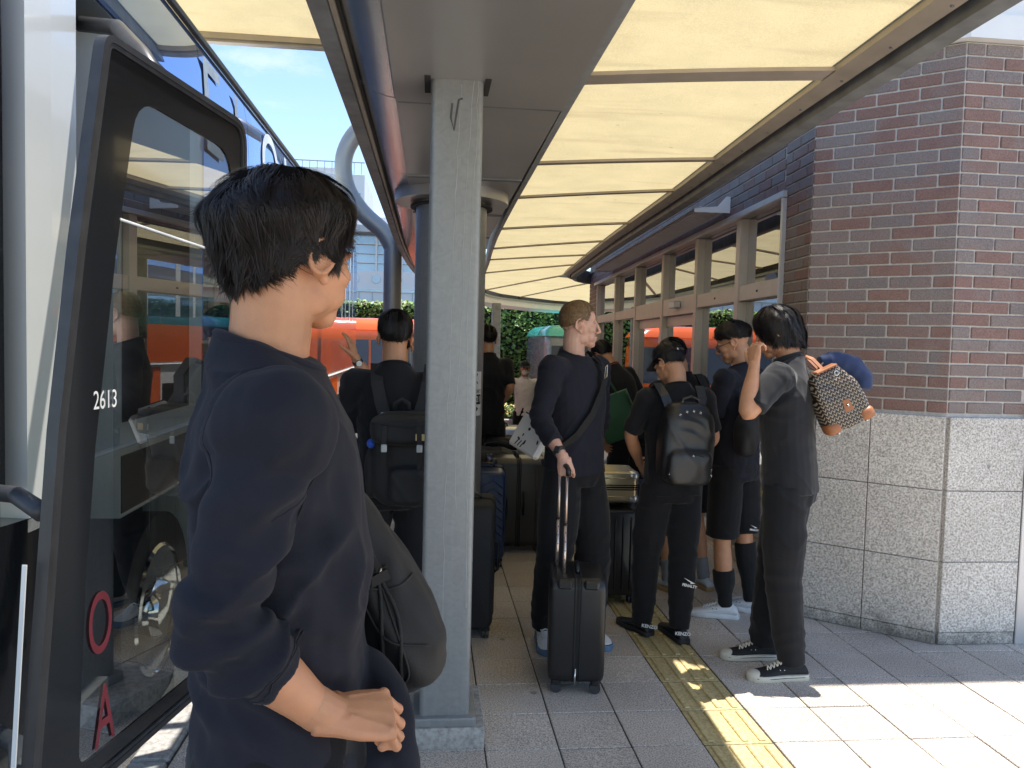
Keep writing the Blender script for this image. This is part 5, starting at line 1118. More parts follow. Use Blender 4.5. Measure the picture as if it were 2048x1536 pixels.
# ---- first man, close to the camera
def hem_bunch(g, IM):
    for pts, r in (([(-0.15, 1.27, 1.13), (-0.09, 1.24, 1.125), (-0.05, 1.21, 1.10), (-0.034, 1.19, 1.06), (-0.03, 1.19, 0.99), (-0.03, 1.19, 0.90)], [0.03, 0.024, 0.020, 0.022, 0.028, 0.035]), ([(-0.12, 1.25, 1.02), (-0.07, 1.20, 0.98), (-0.05, 1.20, 0.90)], [0.06, 0.05, 0.05])): g.tube([IM @ Vector(p) for p in pts], r, 14)
fg = person('person', 'young man in a loose navy long-sleeved top holding its hem, nearest the camera', (-0.224, 1.235), rad(-80), 1.91, neck=0.066, headz=0.865, headk=0.97, skin='skin_tan', hair='mop', hair_m='hair_brownblack', top='navy_jersey', sleeve=0.80, hem=0.74, vox=0.007, fine=True, fit=0.97,
            head_yaw=rad(40), head_pitch=0.02, slv=0.86, re=(-0.265, 1.00, 1.285), rw=(-0.135, 1.06, 1.135), le=(-0.20, 1.52, 1.20), lw=(-0.24, 1.50, 0.93), rhand=dict(d=(0.93, 0.25, -0.12), n=(0.1, 0.4, -0.9), th=(-0.1, 0.9, 0.4), curl=(0.75, 1.6, 1.2), tcurl=0.9, tdir=(0.6, 0.6, -0.5)), dens=1.6, seed=1.3, bulk=1.04, extra=hem_bunch, wr=1.5, folds=[((-0.25, 0.97, 1.30), 0.10, (0.5, 0, 0.85), 0.032, 0.0045), ((-0.17, 1.10, 1.15), 0.14, (0.75, 0, 0.65), 0.045, 0.006), ((-0.28, 1.08, 1.16), 0.16, (0.35, 0, 0.94), 0.06, 0.0045), ((-0.20, 0.98, 1.45), 0.13, (0.6, 0, -0.8), 0.05, 0.004), ((-0.12, 1.10, 1.34), 0.12, (0.9, 0, 0.45), 0.05, 0.004)])
# ---- man with the rucksack behind the column
p2 = person('person', 'man in black with a black rucksack on his back beside the square column', (-0.175, 3.86), rad(4), 1.79, top='black_jersey', sleeve=0.92, hem=0.86, hair='short', re=None, rw=(0.02, 4.12, 1.05), lw=(-0.33, 4.05, 1.0), le=(-0.42, 3.86, 1.17), seed=2.1)
p2b = person('person', 'man with a wristwatch raising his hand against the coach, mostly hidden by rucksack man', (-0.19, 4.72), rad(6), 1.74, top='black_jersey', sleeve=0.40, hair='short', le=(-0.335, 4.66, 1.36), lw=(-0.432, 4.56, 1.545), lhand=dict(d=(-0.3, 0.15, 0.95), n=(-0.9, 0.3, -0.2), th=(0.3, -0.9, 0.2), curl=(0.15, 0.2, 0.2), tcurl=0.2), seed=2.7, dens=0.5, skin='skin_tan')
p3 = person('person', 'man in black shirt and shorts with a hand on his hip behind the luggage', (0.50, 7.0), rad(14), 1.80, top='black_jersey', sleeve=0.40, bottom='black_track', leg=0.5, re=(0.72, 6.95, 1.25), rw=(0.62, 7.1, 1.05), vox=0.011, dens=0.4, seed=3.3)
p4 = person('person', 'man in a white shirt, black cap and face mask by the ivy wall', (1.52, 12.5), rad(176), 1.70, top='white_shirt', sleeve=0.42, neckline='polo', bottom='black_track', ground=road_z(12.5), re=(1.25, 12.45, 0.86), rw=(1.12, 12.3, 0.92), vox=0.012, dens=0.3, seed=3.9, fit=0.97)
# ---- blond man with the wheeled case
p5 = person('person', 'tall man with cropped blond hair gripping the raised handle of a suitcase', (0.80, 4.22), rad(-138), 1.885, skin='skin_fair', hair='crop', hair_m='hair_blond', top='navy_jersey', sleeve=0.83, hem=0.90, bottom='black_track', legw=1.22, fine=True, fit=1.02, vox=0.008,
            head_yaw=rad(46), re=(0.575, 4.03, 1.255), rw=(0.672, 3.86, 1.085), rhand=dict(d=(0.22, -0.22, -0.92), n=(0.25, 0.9, -0.2), th=(0.9, -0.2, 0.25), curl=(1.15, 1.45, 0.9), tcurl=0.9, tdir=(0.35, 0.15, -0.9)), lf=(0.93, 4.27, 0), rf=(0.655, 4.22, 0), foot_yaw=(0.75, 0.5), shoes=('shoe_white', 'sole_blue'), seed=4.4, bulk=1.03, le=(0.99, 4.42, 1.21), lw=(0.90, 4.42, 0.98), narrow=0.95)
p6 = person('person', 'man stooping in black shorts with an orange collar and green tote bag', (1.72, 6.5), rad(28), 1.76, top='black_jersey', sleeve=0.42, bottom='black_track', leg=0.47, lean=0.40, head_pitch=0.2, vox=0.010, dens=0.5, seed=5.2, leanx=-0.14, le=(1.36, 6.35, 1.12), lw=(1.40, 6.2, 0.92), lf=(1.55, 6.45, 0), rf=(1.80, 6.5, 0))
# ---- cap man
p7 = person('person', 'man in a black cap carrying a studded leather backpack, looking down', (1.375, 4.27), rad(7), 1.685, skin='skin_warm', hair='short', top='black_jersey', sleeve=0.40, bottom='black_track', legw=1.08, head_yaw=rad(22), head_pitch=0.52, le=(1.125, 4.28, 1.15), lw=(1.24, 4.47, 0.96), re=(1.625, 4.30, 1.13), rw=(1.53, 4.50, 1.0), lf=(1.245, 4.32, 0), rf=(1.425, 4.20, 0), foot_yaw=(-0.05, -0.35), seed=6.1)
p8 = person('person', 'man in black shorts mostly hidden behind the cap man, grey sock showing', (1.72, 5.15), rad(24), 1.72, skin='skin_warm', hair='short', top='black_jersey', sleeve=0.42, bottom='black_track', leg=0.45, head_pitch=0.35, head_yaw=0.3, leanx=-0.10, rf=(1.90, 5.12, 0), shoes=('shoe_grey', 'sole_gum'), socks=(('sock_grey', 0.18), ('sock_grey', 0.18)), vox=0.010, dens=0.5, seed=6.8)
# ---- glasses man
p10 = person('person', 'man in glasses, black shorts, black socks and white trainers', (1.885, 4.62), rad(40), 1.82, skin='skin_warm', hair='bowl', hair_m='hair_brownblack', top='navy_jersey', sleeve=0.40, hem=0.86, bottom='black_track', leg=0.50, legw=1.05, head_yaw=rad(22), head_pitch=0.38, lf=(1.83, 4.55, 0), rf=(2.03, 4.64, 0), foot_yaw=(-0.15, -0.55), shoes=('shoe_white', 'sole_white'), socks=(('sock_black', 0.42), ('sock_black', 0.26)), le=(1.66, 4.52, 1.14), lw=(1.58, 4.70, 1.0), re=(2.06, 4.72, 1.16), rw=(1.86, 4.86, 1.05), seed=7.3)
# ---- man at right with hand to his ear
p11 = person('person', 'long-haired man in black polo, hand at his ear, bag on his shoulder', (1.845, 3.80), rad(52), 1.875, skin='skin_warm', hair='long', hair_m='hair_black', top='black_polo', sleeve=0.41, hem=0.90, bottom='charcoal_track', legw=1.13, neckline='polo', head_yaw=rad(14), head_pitch=0.22, fine=True, vox=0.008, le=(1.515, 3.60, 1.33), lw=(1.575, 3.67, 1.575), lhand=dict(d=(0.05, 0.25, 0.95), n=(0.9, 0.3, -0.2), th=(0.1, 0.95, 0.2), curl=(0.7, 0.9, 0.6), tcurl=0.3), lf=(1.835, 3.675, 0), rf=(1.80, 3.93, 0), foot_yaw=(-0.60, -0.68), shoes=('canvas_black', 'sole_cream'), socks=(('sock_white', 0.22), ('sock_white', 0.22)), seed=8.2, lean=0.09)
# ================================================================== luggage
pbr('case_black', (0.013, 0.013, 0.014), 0.36, var=0.2, scale=8, bump=0.1, bscale=90); pbr('case_soft', (0.014, 0.014, 0.016), 0.75, var=0.15, bump=0.3, bscale=400); pbr('case_blue', (0.012, 0.032, 0.10), 0.32, var=0.1); pbr('case_gun', (0.035, 0.035, 0.035), 0.32, metal=0.2, var=0.12, scale=5)
pbr('case_silver', (0.60, 0.60, 0.60), 0.30, metal=0.85, var=0.06); pbr('case_gold', (0.50, 0.42, 0.26), 0.32, metal=0.75, var=0.08); pbr('tube_rose', (0.66, 0.53, 0.45), 0.28, metal=0.9, var=0.04); pbr('zip_black', (0.008, 0.008, 0.008), 0.8); pbr('tag_paper', (0.72, 0.72, 0.70), 0.7)
def case(name, label, loc, size, yaw, shell, ribs=0, rib_dir='v', r=0.05, wheels=4, tele=None, z0=None, corners=None, flat=False, group=None, top_handle=True, grooves_m=None, tilt=0.0):
    """upright case: size = (width, depth, height); local x = width, y = depth"""
    w, d, h = size; wz = 0.05 if wheels else 0.0; base = loc[2] if len(loc) > 2 else 0.0
    t = thing(name, label, 'suitcase', (loc[0], loc[1], base), yaw, group)
    if flat: t.matrix_basis = Matrix.Translation((loc[0], loc[1], base)) @ Matrix.Rotation(yaw, 4, 'Z') @ Matrix.Translation((0, 0, d / 2)) @ Matrix.Rotation(PI / 2, 4, 'X') @ Matrix.Translation((0, 0, -h / 2))
    c = V(0, 0, wz + h / 2); ol = rrect(w, h, r, 6)
    def half(y0, y1, nm):
        e = min(0.035, abs(y1 - y0) * 0.45); sg = 1 if y1 > y0 else -1; g = G(); rs = []
        for f, k in ((0.0, 0.0), (0.75, 0.0), (0.88, 0.15), (0.96, 0.45), (1.0, 1.0)):
            y = y0 + (y1 - y0) * f; sx = 1 - 2 * k * e * 0.55 / w; sz = 1 - 2 * k * e * 0.55 / h; rs.append([(x * sx, y, c.z + z * sz) for x, z in ol])
        return mk(nm, g.rings(rs), shell, t, False, auto=35)
    f_ = half(-0.006, -d / 2, 'shell'); b_ = half(0.006, d / 2, 'shell')
    mk('zip', G().rings([[(x * 0.992, y, c.z + z * 0.996) for x, z in ol] for y in (-0.0058, 0.0058)]), 'zip_black', t, False)
    for yy in (-0.014, 0.014): mk('zip_tape', G().tube([(x * 1.002, yy, c.z + z * 1.001) for x, z in ol], 0.004, 6, closed=True), 'zip_black', t, False)
    for k in range(ribs):
        u = -0.5 + (k + 1) / (ribs + 1)
        for sg, par in ((-1, f_), (1, b_)):
            if rib_dir == 'v': g = G().tube([(u * w, sg * (d / 2 - 0.004), c.z - h * 0.42), (u * w, sg * (d / 2 + 0.001), c.z - h * 0.38), (u * w, sg * (d / 2 + 0.001), c.z + h * 0.38), (u * w, sg * (d / 2 - 0.004), c.z + h * 0.42)], 0.0055, 8)
            elif rib_dir == 'd': g = G().tube([(x_ * w, sg * (d / 2 + 0.0005), c.z + z_ * h) for x_, z_ in ((-0.42, u * 0.9 + 0.08), (-0.1, u * 0.9 - 0.03), (0.2, u * 0.9 + 0.05), (0.42, u * 0.9 - 0.04))], 0.005, 6)
            else: g = G().tube([(-w * 0.42, sg * (d / 2), c.z + u * h), (w * 0.42, sg * (d / 2), c.z + u * h)], 0.0055, 8)
            mk('rib', g, grooves_m or shell, par, False, True)
    if ribs:
        for k in range(3):
            for sx in (-1, 1):
                for yy in (-d * 0.3, d * 0.3): mk('edge_rib', G().tube([(sx * (w / 2 + 0.0005), yy, c.z - h * 0.4), (sx * (w / 2 + 0.0005), yy, c.z + h * 0.4)], 0.005, 6), shell, t, False, True) if k == 0 else None
    if corners:
        for sx in (-1, 1):
            for sz in (-1, 1):
                for sy in (-1, 1): mk('corner_guard', G().ell((sx * (w / 2 - 0.035), sy * (d / 2 - 0.028), c.z + sz * (h / 2 - 0.035)), (0.039, 0.032, 0.039), None, 14, 8, 0.7), corners, t, False, True)
    if wheels:
        for sx in (-1, 1):
            for sy in (-1, 1):
                p = V(sx * (w / 2 - 0.035), sy * (d / 2 - 0.04), 0); wh = mk('wheel', G().cyl(p + V(-0.011, 0, 0.026), 0.026, 0.014, 'x', 18).cyl(p + V(0.011, 0, 0.026), 0.026, 0.014, 'x', 18), 'rubber', t, False, auto=40); mk('wheel_housing', G().box(p + V(0, 0, 0.052), (0.045, 0.045, 0.036), None, 0.01), 'case_black', wh, False)
    if top_handle: mk('top_handle', G().tube([(-0.07, 0, wz + h - 0.005), (-0.062, 0, wz + h + 0.022), (-0.03, 0, wz + h + 0.028), (0.03, 0, wz + h + 0.028), (0.062, 0, wz + h + 0.022), (0.07, 0, wz + h - 0.005)], 0.009, 8, 1.0), 'case_black', t, False, True)
    mk('side_handle', G().tube([(w / 2 - 0.002, 0.04, c.z - 0.09), (w / 2 + 0.02, 0.04, c.z - 0.075), (w / 2 + 0.022, 0.04, c.z + 0.075), (w / 2 - 0.002, 0.04, c.z + 0.09)], 0.008, 8), 'case_black', t, False, True)
    if tele:
        for k, (x, y, z1, x1, y1) in enumerate(tele):
            a = V(x, y, wz + h - 0.04); b = V(x1, y1, z1); m1 = a.lerp(b, 0.5)
            mk('telescopic_tube', G().tube([a, m1], 0.0115, 10, 0.75), 'tube_rose', t, False, True); mk('telescopic_tube', G().tube([m1, b], 0.0095, 10, 0.75), 'tube_rose', t, False, True); mk('tube_collar', G().tube([m1 - V(0, 0, 0.004), m1 + V(0, 0, 0.004)], 0.0135, 10), 'case_black', t, False, True)
            dots = G()
            for q_ in range(5): dots.ell(a.lerp(m1, 0.15 + q_ * 0.17) + V(0, -0.011, 0), (0.003, 0.002, 0.003), None, 8, 6)
            mk('tube_holes', dots, 'zip_black', t, False)
    return t
yawc = rad(-8)
Mc = Matrix.Translation((0.735, 3.72, 0)) @ Matrix.Rotation(yawc, 4, 'Z'); Mi = Mc.inverted()
h1 = Mi @ V(0.682, 3.78, 1.03); h2 = Mi @ V(0.668, 3.92, 1.03)
# its narrow zipped side faces the camera, so the width runs away from us
cs = case('suitcase', 'scuffed black cabin suitcase with rose metal handle standing in front', (0.735, 3.72), (0.36, 0.265, 0.50), yawc + PI / 2, 'case_black', r=0.05, wheels=4)
CI = cs.matrix_basis.inverted()
for k, (b0, t0) in enumerate((((0.660, 3.66, 0.53), (0.688, 3.80, 1.015)), ((0.648, 3.80, 0.53), (0.672, 3.93, 1.015)))):
    a = CI @ Vector(b0); b = CI @ Vector(t0); m1 = a.lerp(b, 0.5)
    mk('telescopic_tube', G().tube([a, m1], 0.0115, 10, 0.8), 'tube_rose', cs, False, True); mk('telescopic_tube', G().tube([m1, b], 0.0095, 10, 0.8), 'tube_rose', cs, False, True); mk('tube_collar', G().tube([m1 - V(0, 0, 0.005), m1 + V(0, 0, 0.005)], 0.0135, 10), 'case_black', cs, False, True)
    dots = G()
    for q_ in range(5): dots.ell(Vector(b0).lerp(Vector(t0), 0.08 + q_ * 0.085) + V(0, -0.011, 0), (0.003, 0.0025, 0.003), None, 8, 6)
    mk('tube_holes', dots.xf(CI), 'zip_black', cs, False)
mk('grip', G().tube([CI @ Vector(p) for p in ((0.690, 3.785, 1.0), (0.690, 3.785, 1.03), (0.686, 3.82, 1.042), (0.676, 3.91, 1.042), (0.672, 3.945, 1.03), (0.672, 3.945, 1.0))], 0.0135, 10), 'case_black', cs, False, True)
for sx in (-1, 1): mk('edge_band', G().tube([(0.18 * 1.004 * math.copysign(1, k), sx * 0.07, z) for k, z in ((1, 0.12), (1, 0.48))], 0.006, 8), 'case_soft', cs, False, True)
mk('zip_pull', G().tube([(-0.187, 0.004, 0.13), (-0.19, 0.006, 0.09), (-0.192, 0.004, 0.055)], [0.004, 0.005, 0.004], 8), 'buckle', cs, False, True)
for yy in (-0.062, 0.062):
    mk('cap_panel', G().box((-0.172, yy, 0.525), (0.03, 0.075, 0.05), None, 0.012), 'leather_black', cs, False)
case('suitcase', 'tall black soft-sided suitcase just behind the square column', (0.24, 4.46), (0.30, 0.42, 0.70), rad(-6), 'case_soft', r=0.045, wheels=4)
case('suitcase', 'dark blue suitcase with wavy ridges beside the black soft case', (0.43, 5.85), (0.30, 0.46, 0.66), rad(-4), 'case_blue', ribs=9, rib_dir='d', r=0.05)
gn = case('suitcase', 'large gunmetal hard suitcase with lid catches left of the blond man', (0.70, 6.15), (0.30, 0.46, 0.70), rad(-88), 'case_gun', ribs=3, rib_dir='h', r=0.06, corners='case_gun')
tg = mk('luggage_tag', G().bx(-0.03, 0.14, -0.255, -0.248, 0.36, 0.41), 'tag_paper', gn, False)
case('suitcase', 'gunmetal suitcase lying flat on the pile behind the hard case', (0.72, 6.75, 0.42), (0.44, 0.26, 0.62), rad(80), 'case_gun', ribs=5, rib_dir='v', r=0.06, wheels=0, flat=True)
case('suitcase', 'silver ribbed metal suitcase standing at the back of the pile', (0.68, 7.45), (0.46, 0.27, 0.80), rad(3), 'case_silver', ribs=14, rib_dir='v', r=0.05)
case('suitcase', 'black ribbed suitcase under the gold one, between two men', (1.205, 4.98), (0.26, 0.36, 0.56), rad(3), 'case_black', ribs=4, rib_dir='v', r=0.04)
gd = case('suitcase', 'champagne gold metal suitcase stacked on the black ribbed case', (1.19, 5.0, 0.645), (0.30, 0.20, 0.32), rad(88), 'case_gold', ribs=6, rib_dir='v', r=0.035, wheels=0, flat=True, corners='case_silver')
case('suitcase', 'dark navy suitcase partly hidden behind the cap man', (1.66, 5.75), (0.42, 0.28, 0.60), rad(10), 'case_blue', ribs=5, rib_dir='v', r=0.05)
def soft_bag(name, label, c, r, e=0.55, m='bag_black', rot=0.0, seed=1.0, amp=0.012, cat='bag', vox=0.012):
    t = thing(name, label, cat, c, rot); g = G().ell((0, 0, r[2]), r, None, 24, 16, e); me = fuse(g, 'bag_body', vox, 2); wrinkle(me, amp, [], vertical=5, freq=6, seed=seed); link('bag_body', me, m, t, False, True); return t
b1 = soft_bag('holdall', 'slumped black holdall lying on top of the luggage pile', (0.52, 6.55, 0.50), (0.20, 0.24, 0.13), seed=3); mk('handle', G().strap([V(-0.08, -0.1, 0.25), V(-0.05, -0.08, 0.31), V(0.05, -0.05, 0.32), V(0.09, -0.03, 0.25)], 0.03, 0.004, (0, 1, 0)), 'webbing', b1, False)
b2 = soft_bag('holdall', 'black sports bag on the floor between the blue and black cases', (0.36, 6.6, 0.0), (0.17, 0.25, 0.24), seed=5); mk('handle', G().strap([V(-0.08, -0.1, 0.46), V(-0.05, -0.08, 0.53), V(0.05, -0.05, 0.53), V(0.09, -0.03, 0.46)], 0.03, 0.004, (0, 1, 0)), 'webbing', b2, False)
b3 = soft_bag('folded_jacket', 'crumpled black jacket draped over the silver case', (0.66, 7.0, 0.70), (0.17, 0.12, 0.05), seed=7, cat='jacket')
mk('sleeve', G().tube([V(-0.1, -0.08, 0.06), V(0.0, -0.12, 0.05), V(0.12, -0.1, 0.02)], [0.04, 0.035, 0.03], 10), 'bag_black', b3, False, True)
# ================================================================== things carried
def wstrap(par, pts, w, th, side, m='webbing', name='strap'): return mk(name, G().strap(pts, w, th, side), m, par)
def round_bag(g, c, size, M3, e=0.5): g.ell(c, tuple(a / 2 for a in size), M3, 26, 18, e)
def tth(name, label, cat, loc): return thing(name, label, cat, loc)
# sling bag in front of the first man
sb = tth('shoulder_bag', 'big slumped black padded bag hanging in front of the nearest man', 'bag', (-0.03, 1.42, 1.05))
g = G(); Rb = Matrix.Rotation(rad(20), 3, 'Y') @ Matrix.Rotation(rad(0), 3, 'Z')
g.rings([[V(cx, 1.40, z) + Rb @ V(w * math.copysign(abs(math.cos(2 * PI * k / 24)) ** 0.8, math.cos(2 * PI * k / 24)), d * math.copysign(abs(math.sin(2 * PI * k / 24)) ** 0.8, math.sin(2 * PI * k / 24)), 0) for k in range(24)] for cx, z, w, d in ((-0.03, 1.045, 0.035, 0.06), (-0.015, 1.06, 0.060, 0.095), (0.0, 1.10, 0.080, 0.115), (-0.005, 1.16, 0.092, 0.12), (-0.025, 1.22, 0.088, 0.11), (-0.05, 1.28, 0.072, 0.095), (-0.078, 1.34, 0.05, 0.07), (-0.095, 1.385, 0.03, 0.04))])
me = fuse(g, 'bag_body', 0.006, 6); wrinkle(me, 0.009, [(V(-0.02, 1.3, 1.15), 0.12, V(0.8, 0, 0.6), 0.05, 0.006), (V(-0.08, 1.3, 1.28), 0.12, V(0.9, 0, 0.3), 0.04, 0.006)], vertical=4, freq=8, seed=4); link('bag_body', me, 'bag_black', sb, True, True)
mk('neck_pillow', G().tube([(-0.135, 1.30, 1.40), (-0.105, 1.27, 1.425), (-0.090, 1.28, 1.39), (-0.098, 1.29, 1.345)], [0.024, 0.032, 0.032, 0.024], 14), 'black_jersey', sb, True, True)
wstrap(sb, [V(-0.16, 1.15, 1.50), V(-0.135, 1.14, 1.42), V(-0.110, 1.22, 1.36), V(-0.085, 1.30, 1.325)], 0.035, 0.003, (1, 0, 0.3))
wstrap(sb, [V(-0.105, 1.27, 1.345), V(-0.06, 1.29, 1.30), V(-0.035, 1.30, 1.26)], 0.022, 0.003, (0.6, 0, 0.8)); mk('strap_loop', G().tube([(-0.115, 1.255, 1.375), (-0.095, 1.25, 1.385), (-0.088, 1.255, 1.362), (-0.108, 1.26, 1.352)], 0.0025, 6, closed=True), 'webbing', sb)
bvb = BVHTree.FromPolygons([v.co for v in me.vertices], [tuple(p.vertices) for p in me.polygons])
def onbag(x, z, off=0.002):
    h = bvb.ray_cast(V(x, 0.9, z), V(0, 1, 0)); return (h[0] + h[1] * off) if h[0] is not None else V(x, 1.30, z)
def bag_line(name, pts, r, m):
    P_ = smooth_path([(a, b) for a, b in pts], 6); mk(name, G().tube([onbag(p.x, p.y) for p in P_], r, 6), m, sb, True, True)
for pts in ([(-0.085, 1.36), (-0.045, 1.28), (-0.01, 1.19), (0.02, 1.10), (0.0, 1.07)], [(-0.10, 1.33), (-0.085, 1.24), (-0.06, 1.15), (-0.05, 1.07)], [(-0.06, 1.22), (-0.02, 1.16), (0.05, 1.14)], [(-0.075, 1.25), (-0.03, 1.235), (0.02, 1.245)]): bag_line('seam', pts, 0.0022, 'webbing')
bag_line('zip', [(-0.07, 1.275), (-0.045, 1.262), (-0.022, 1.272)], 0.0032, 'zip_black'); mk('zip_pull', G().tube([onbag(-0.03, 1.268, 0.004), onbag(-0.036, 1.252, 0.006)], 0.003, 6), 'buckle', sb, True, True)
fl = [(-0.072, 1.262), (-0.045, 1.248), (-0.018, 1.26)]; mk('pocket_flap', G().strap([onbag(a, b, 0.004) for a, b in fl], 0.018, 0.005, (0, 0, 1)), 'bag_black', sb)
for dx, z0, z1 in ((0.0, 1.33, 1.08), (0.03, 1.25, 1.09), (-0.055, 1.2, 1.08)): bag_line('crease', [(-0.06 + dx, z0), (-0.03 + dx, (z0 + z1) / 2 + 0.02), (-0.022 + dx, z1)], 0.004, 'bag_black')
SH = Matrix.Translation((-0.045, 0.0, 0.0))
for ch in list(sb.children): ch.data.transform(SH)
# rucksack of the man by the column
rk = tth('rucksack', 'black buckled rucksack with blue lining on the man by the column', 'backpack', (-0.12, 3.6, 0.9))
g = G(); round_bag(g, V(-0.105, 3.655, 1.10), (0.32, 0.20, 0.44), None, 0.45); round_bag(g, V(-0.105, 3.60, 1.24), (0.33, 0.24, 0.13), None, 0.5); round_bag(g, V(-0.09, 3.55, 0.99), (0.17, 0.09, 0.17), None, 0.4); round_bag(g, V(-0.255, 3.66, 1.03), (0.08, 0.14, 0.24), None, 0.6)
me = fuse(g, 'pack_body', 0.009, 3); wrinkle(me, 0.008, [], vertical=6, freq=7, seed=2); link('pack_body', me, 'bag_black', rk, True, True)
for sx in (-1, 1):
    x = -0.13 + sx * 0.10; wstrap(rk, [V(x + sx * 0.035, 3.96, 1.49), V(x + sx * 0.03, 3.83, 1.53), V(x + sx * 0.02, 3.735, 1.45), V(x, 3.715, 1.36), V(x - sx * 0.025, 3.70, 1.28)], 0.058, 0.012, (1, 0, 0), 'bag_black'); mk('buckle', G().box((x - sx * 0.02, 3.695, 1.30), (0.038, 0.008, 0.02), None, 0.003), 'buckle', rk)
    wstrap(rk, [V(-0.12 + sx * 0.075, 3.475, 1.27), V(-0.12 + sx * 0.078, 3.478, 1.18), V(-0.12 + sx * 0.08, 3.515, 1.06)], 0.022, 0.003, (1, 0, 0)); mk('clip', G().box((-0.12 + sx * 0.078, 3.474, 1.17), (0.026, 0.01, 0.035), None, 0.003), 'galv_light', rk)
mk('grab_loop', G().tube([(-0.165, 3.68, 1.30), (-0.16, 3.67, 1.355), (-0.13, 3.665, 1.375), (-0.10, 3.67, 1.355), (-0.095, 3.68, 1.30)], 0.012, 10, 0.5), 'bag_black', rk, True, True)
pbr('lining_blue', (0.02, 0.09, 0.5), 0.6); mk('lining', G().ell((-0.262, 3.60, 1.175), (0.022, 0.04, 0.022)), 'lining_blue', rk, True, True); pbr('brass_tag', (0.45, 0.36, 0.18), 0.35, metal=0.8); mk('maker_tag', G().bx(-0.06, 0.0, 3.476, 3.480, 1.205, 1.235, 0.001), 'brass_tag', rk); wstrap(rk, [V(-0.22, 3.49, 1.275), V(-0.1, 3.474, 1.262), V(0.02, 3.49, 1.275)], 0.006, 0.004, (0, 0, 1), 'zip_black', 'zip')
# wrist watches
def watch(pq, sd, back, m1, m2, t_name='watch'):
    w = pq.J[sd + 'w']; e = pq.J[sd + 'e']; d = (w - e).normalized(); c = w - d * back; b_ = mk(t_name, G().tube([c - d * 0.011, c + d * 0.011], 0.0315 * pq.s, 18), m1, pq.root, False, auto=40); return b_, c, d
wb, wc, wd = watch(p5, 'r', 0.035, 'rubber', 'rubber'); nrm = p5.W((0, 0, 0)); side = (p5.root.matrix_basis.inverted().to_3x3() @ V(-0.3, -0.95, 0.1)); side = (side - wd * side.dot(wd)).normalized()
mk('dial', G().box(wc + side * 0.031, (0.034, 0.034, 0.010), rot_to(V(0, 0, 1), side), 0.004), 'case_black', wb, False)
wb, wc, wd = watch(p2b, 'l', 0.03, 'rubber', 'rubber'); side = V(0, -1, 0.1); side = (side - wd * side.dot(wd)).normalized(); mk('dial', G().tube([wc + side * 0.026, wc + side * 0.037], 0.020, 18), 'watch_steel', wb, False, auto=40); mk('dial_face', G().tube([wc + side * 0.037, wc + side * 0.0375], 0.016, 18), 'sticker_white', wb, False)
# blond man's strap bag
cb = tth('shoulder_bag', 'cream printed bag hanging at the hip of the blond man', 'bag', (0.55, 4.12, 1.0))
pbr('bag_cream', (0.66, 0.64, 0.60), 0.6, var=0.06, scale=9)
Mb = Matrix.Translation((0.55, 4.17, 1.15)) @ Matrix.Rotation(rad(28), 4, 'Y') @ Matrix.Scale(0.85, 4) @ Matrix.Rotation(rad(-50), 4, 'Z')
g = G().box((0, 0, 0), (0.26, 0.055, 0.23), None, 0.014); mk('bag_body', g.xf(Mb), 'bag_cream', cb, auto=30); g = G()
for k in range(7): g.merge(G().ell((random.uniform(-0.1, 0.1), -0.0282, random.uniform(-0.09, 0.09)), (random.uniform(0.007, 0.017), 0.001, random.uniform(0.005, 0.011)), Matrix.Rotation(random.random() * 3, 3, 'Y')))
for k in range(3): g.merge(G().box((-0.06 + k * 0.025, -0.0282, -0.075), (0.008, 0.001, 0.045), Matrix.Rotation(0.3, 3, 'Y')))
mk('print', g.xf(Mb), 'print_black', cb); mk('top_edge', G().box((0, 0, 0.116), (0.25, 0.04, 0.008), None, 0.003).xf(Mb), 'webbing', cb)
IM5 = p5.root.matrix_basis; s5 = p5.s
def w5(x, y, z): return IM5 @ V(x * s5, y * s5, z * s5)
wstrap(cb, [w5(-0.12, -0.08, 1.47), w5(-0.115, 0.0, 1.535), w5(-0.10, 0.085, 1.49), w5(-0.065, 0.142, 1.42), w5(-0.01, 0.155, 1.33), w5(0.06, 0.150, 1.22), w5(0.13, 0.115, 1.12), w5(0.185, 0.04, 1.04)], 0.048, 0.004, [w5(-0.7, 0, 1.0) - w5(-1.0, 0, 0.8)] * 8); mk('buckle', G().tube([w5(-0.082, 0.135, 1.475), w5(-0.055, 0.142, 1.46), w5(-0.035, 0.152, 1.405), w5(-0.062, 0.148, 1.415)], 0.0028, 6, closed=True), 'buckle', cb)
# green tote
pbr('tote_green', (0.026, 0.105, 0.045), 0.6, var=0.2, scale=6)
tt = tth('tote_bag', 'dark green tote bag on the arm of the stooping man', 'bag', (1.46, 6.05, 0.9)); Mt = Matrix.Translation((1.475, 6.05, 1.10)) @ Matrix.Rotation(rad(-24), 4, 'Y') @ Matrix.Rotation(rad(-18), 4, 'Z')
g = G(); ol = lambda k, d: [(-0.15 * k, -d), (0.15 * k, -d), (0.15 * k, d), (-0.15 * k, d)]
g.rings([[V(x, y, z) for x, y in ol(k, d)] for z, k, d in ((-0.19, 0.90, 0.055), (-0.17, 0.98, 0.065), (0.0, 1.0, 0.06), (0.15, 1.0, 0.035), (0.17, 1.0, 0.03))]); mk('bag_body', g.xf(Mt), 'tote_green', tt, auto=30)
mk('side_fold', G().box((0.148, -0.02, 0), (0.012, 0.09, 0.33), Matrix.Rotation(0.2, 3, 'X'), 0.004).xf(Mt), 'tote_green', tt)
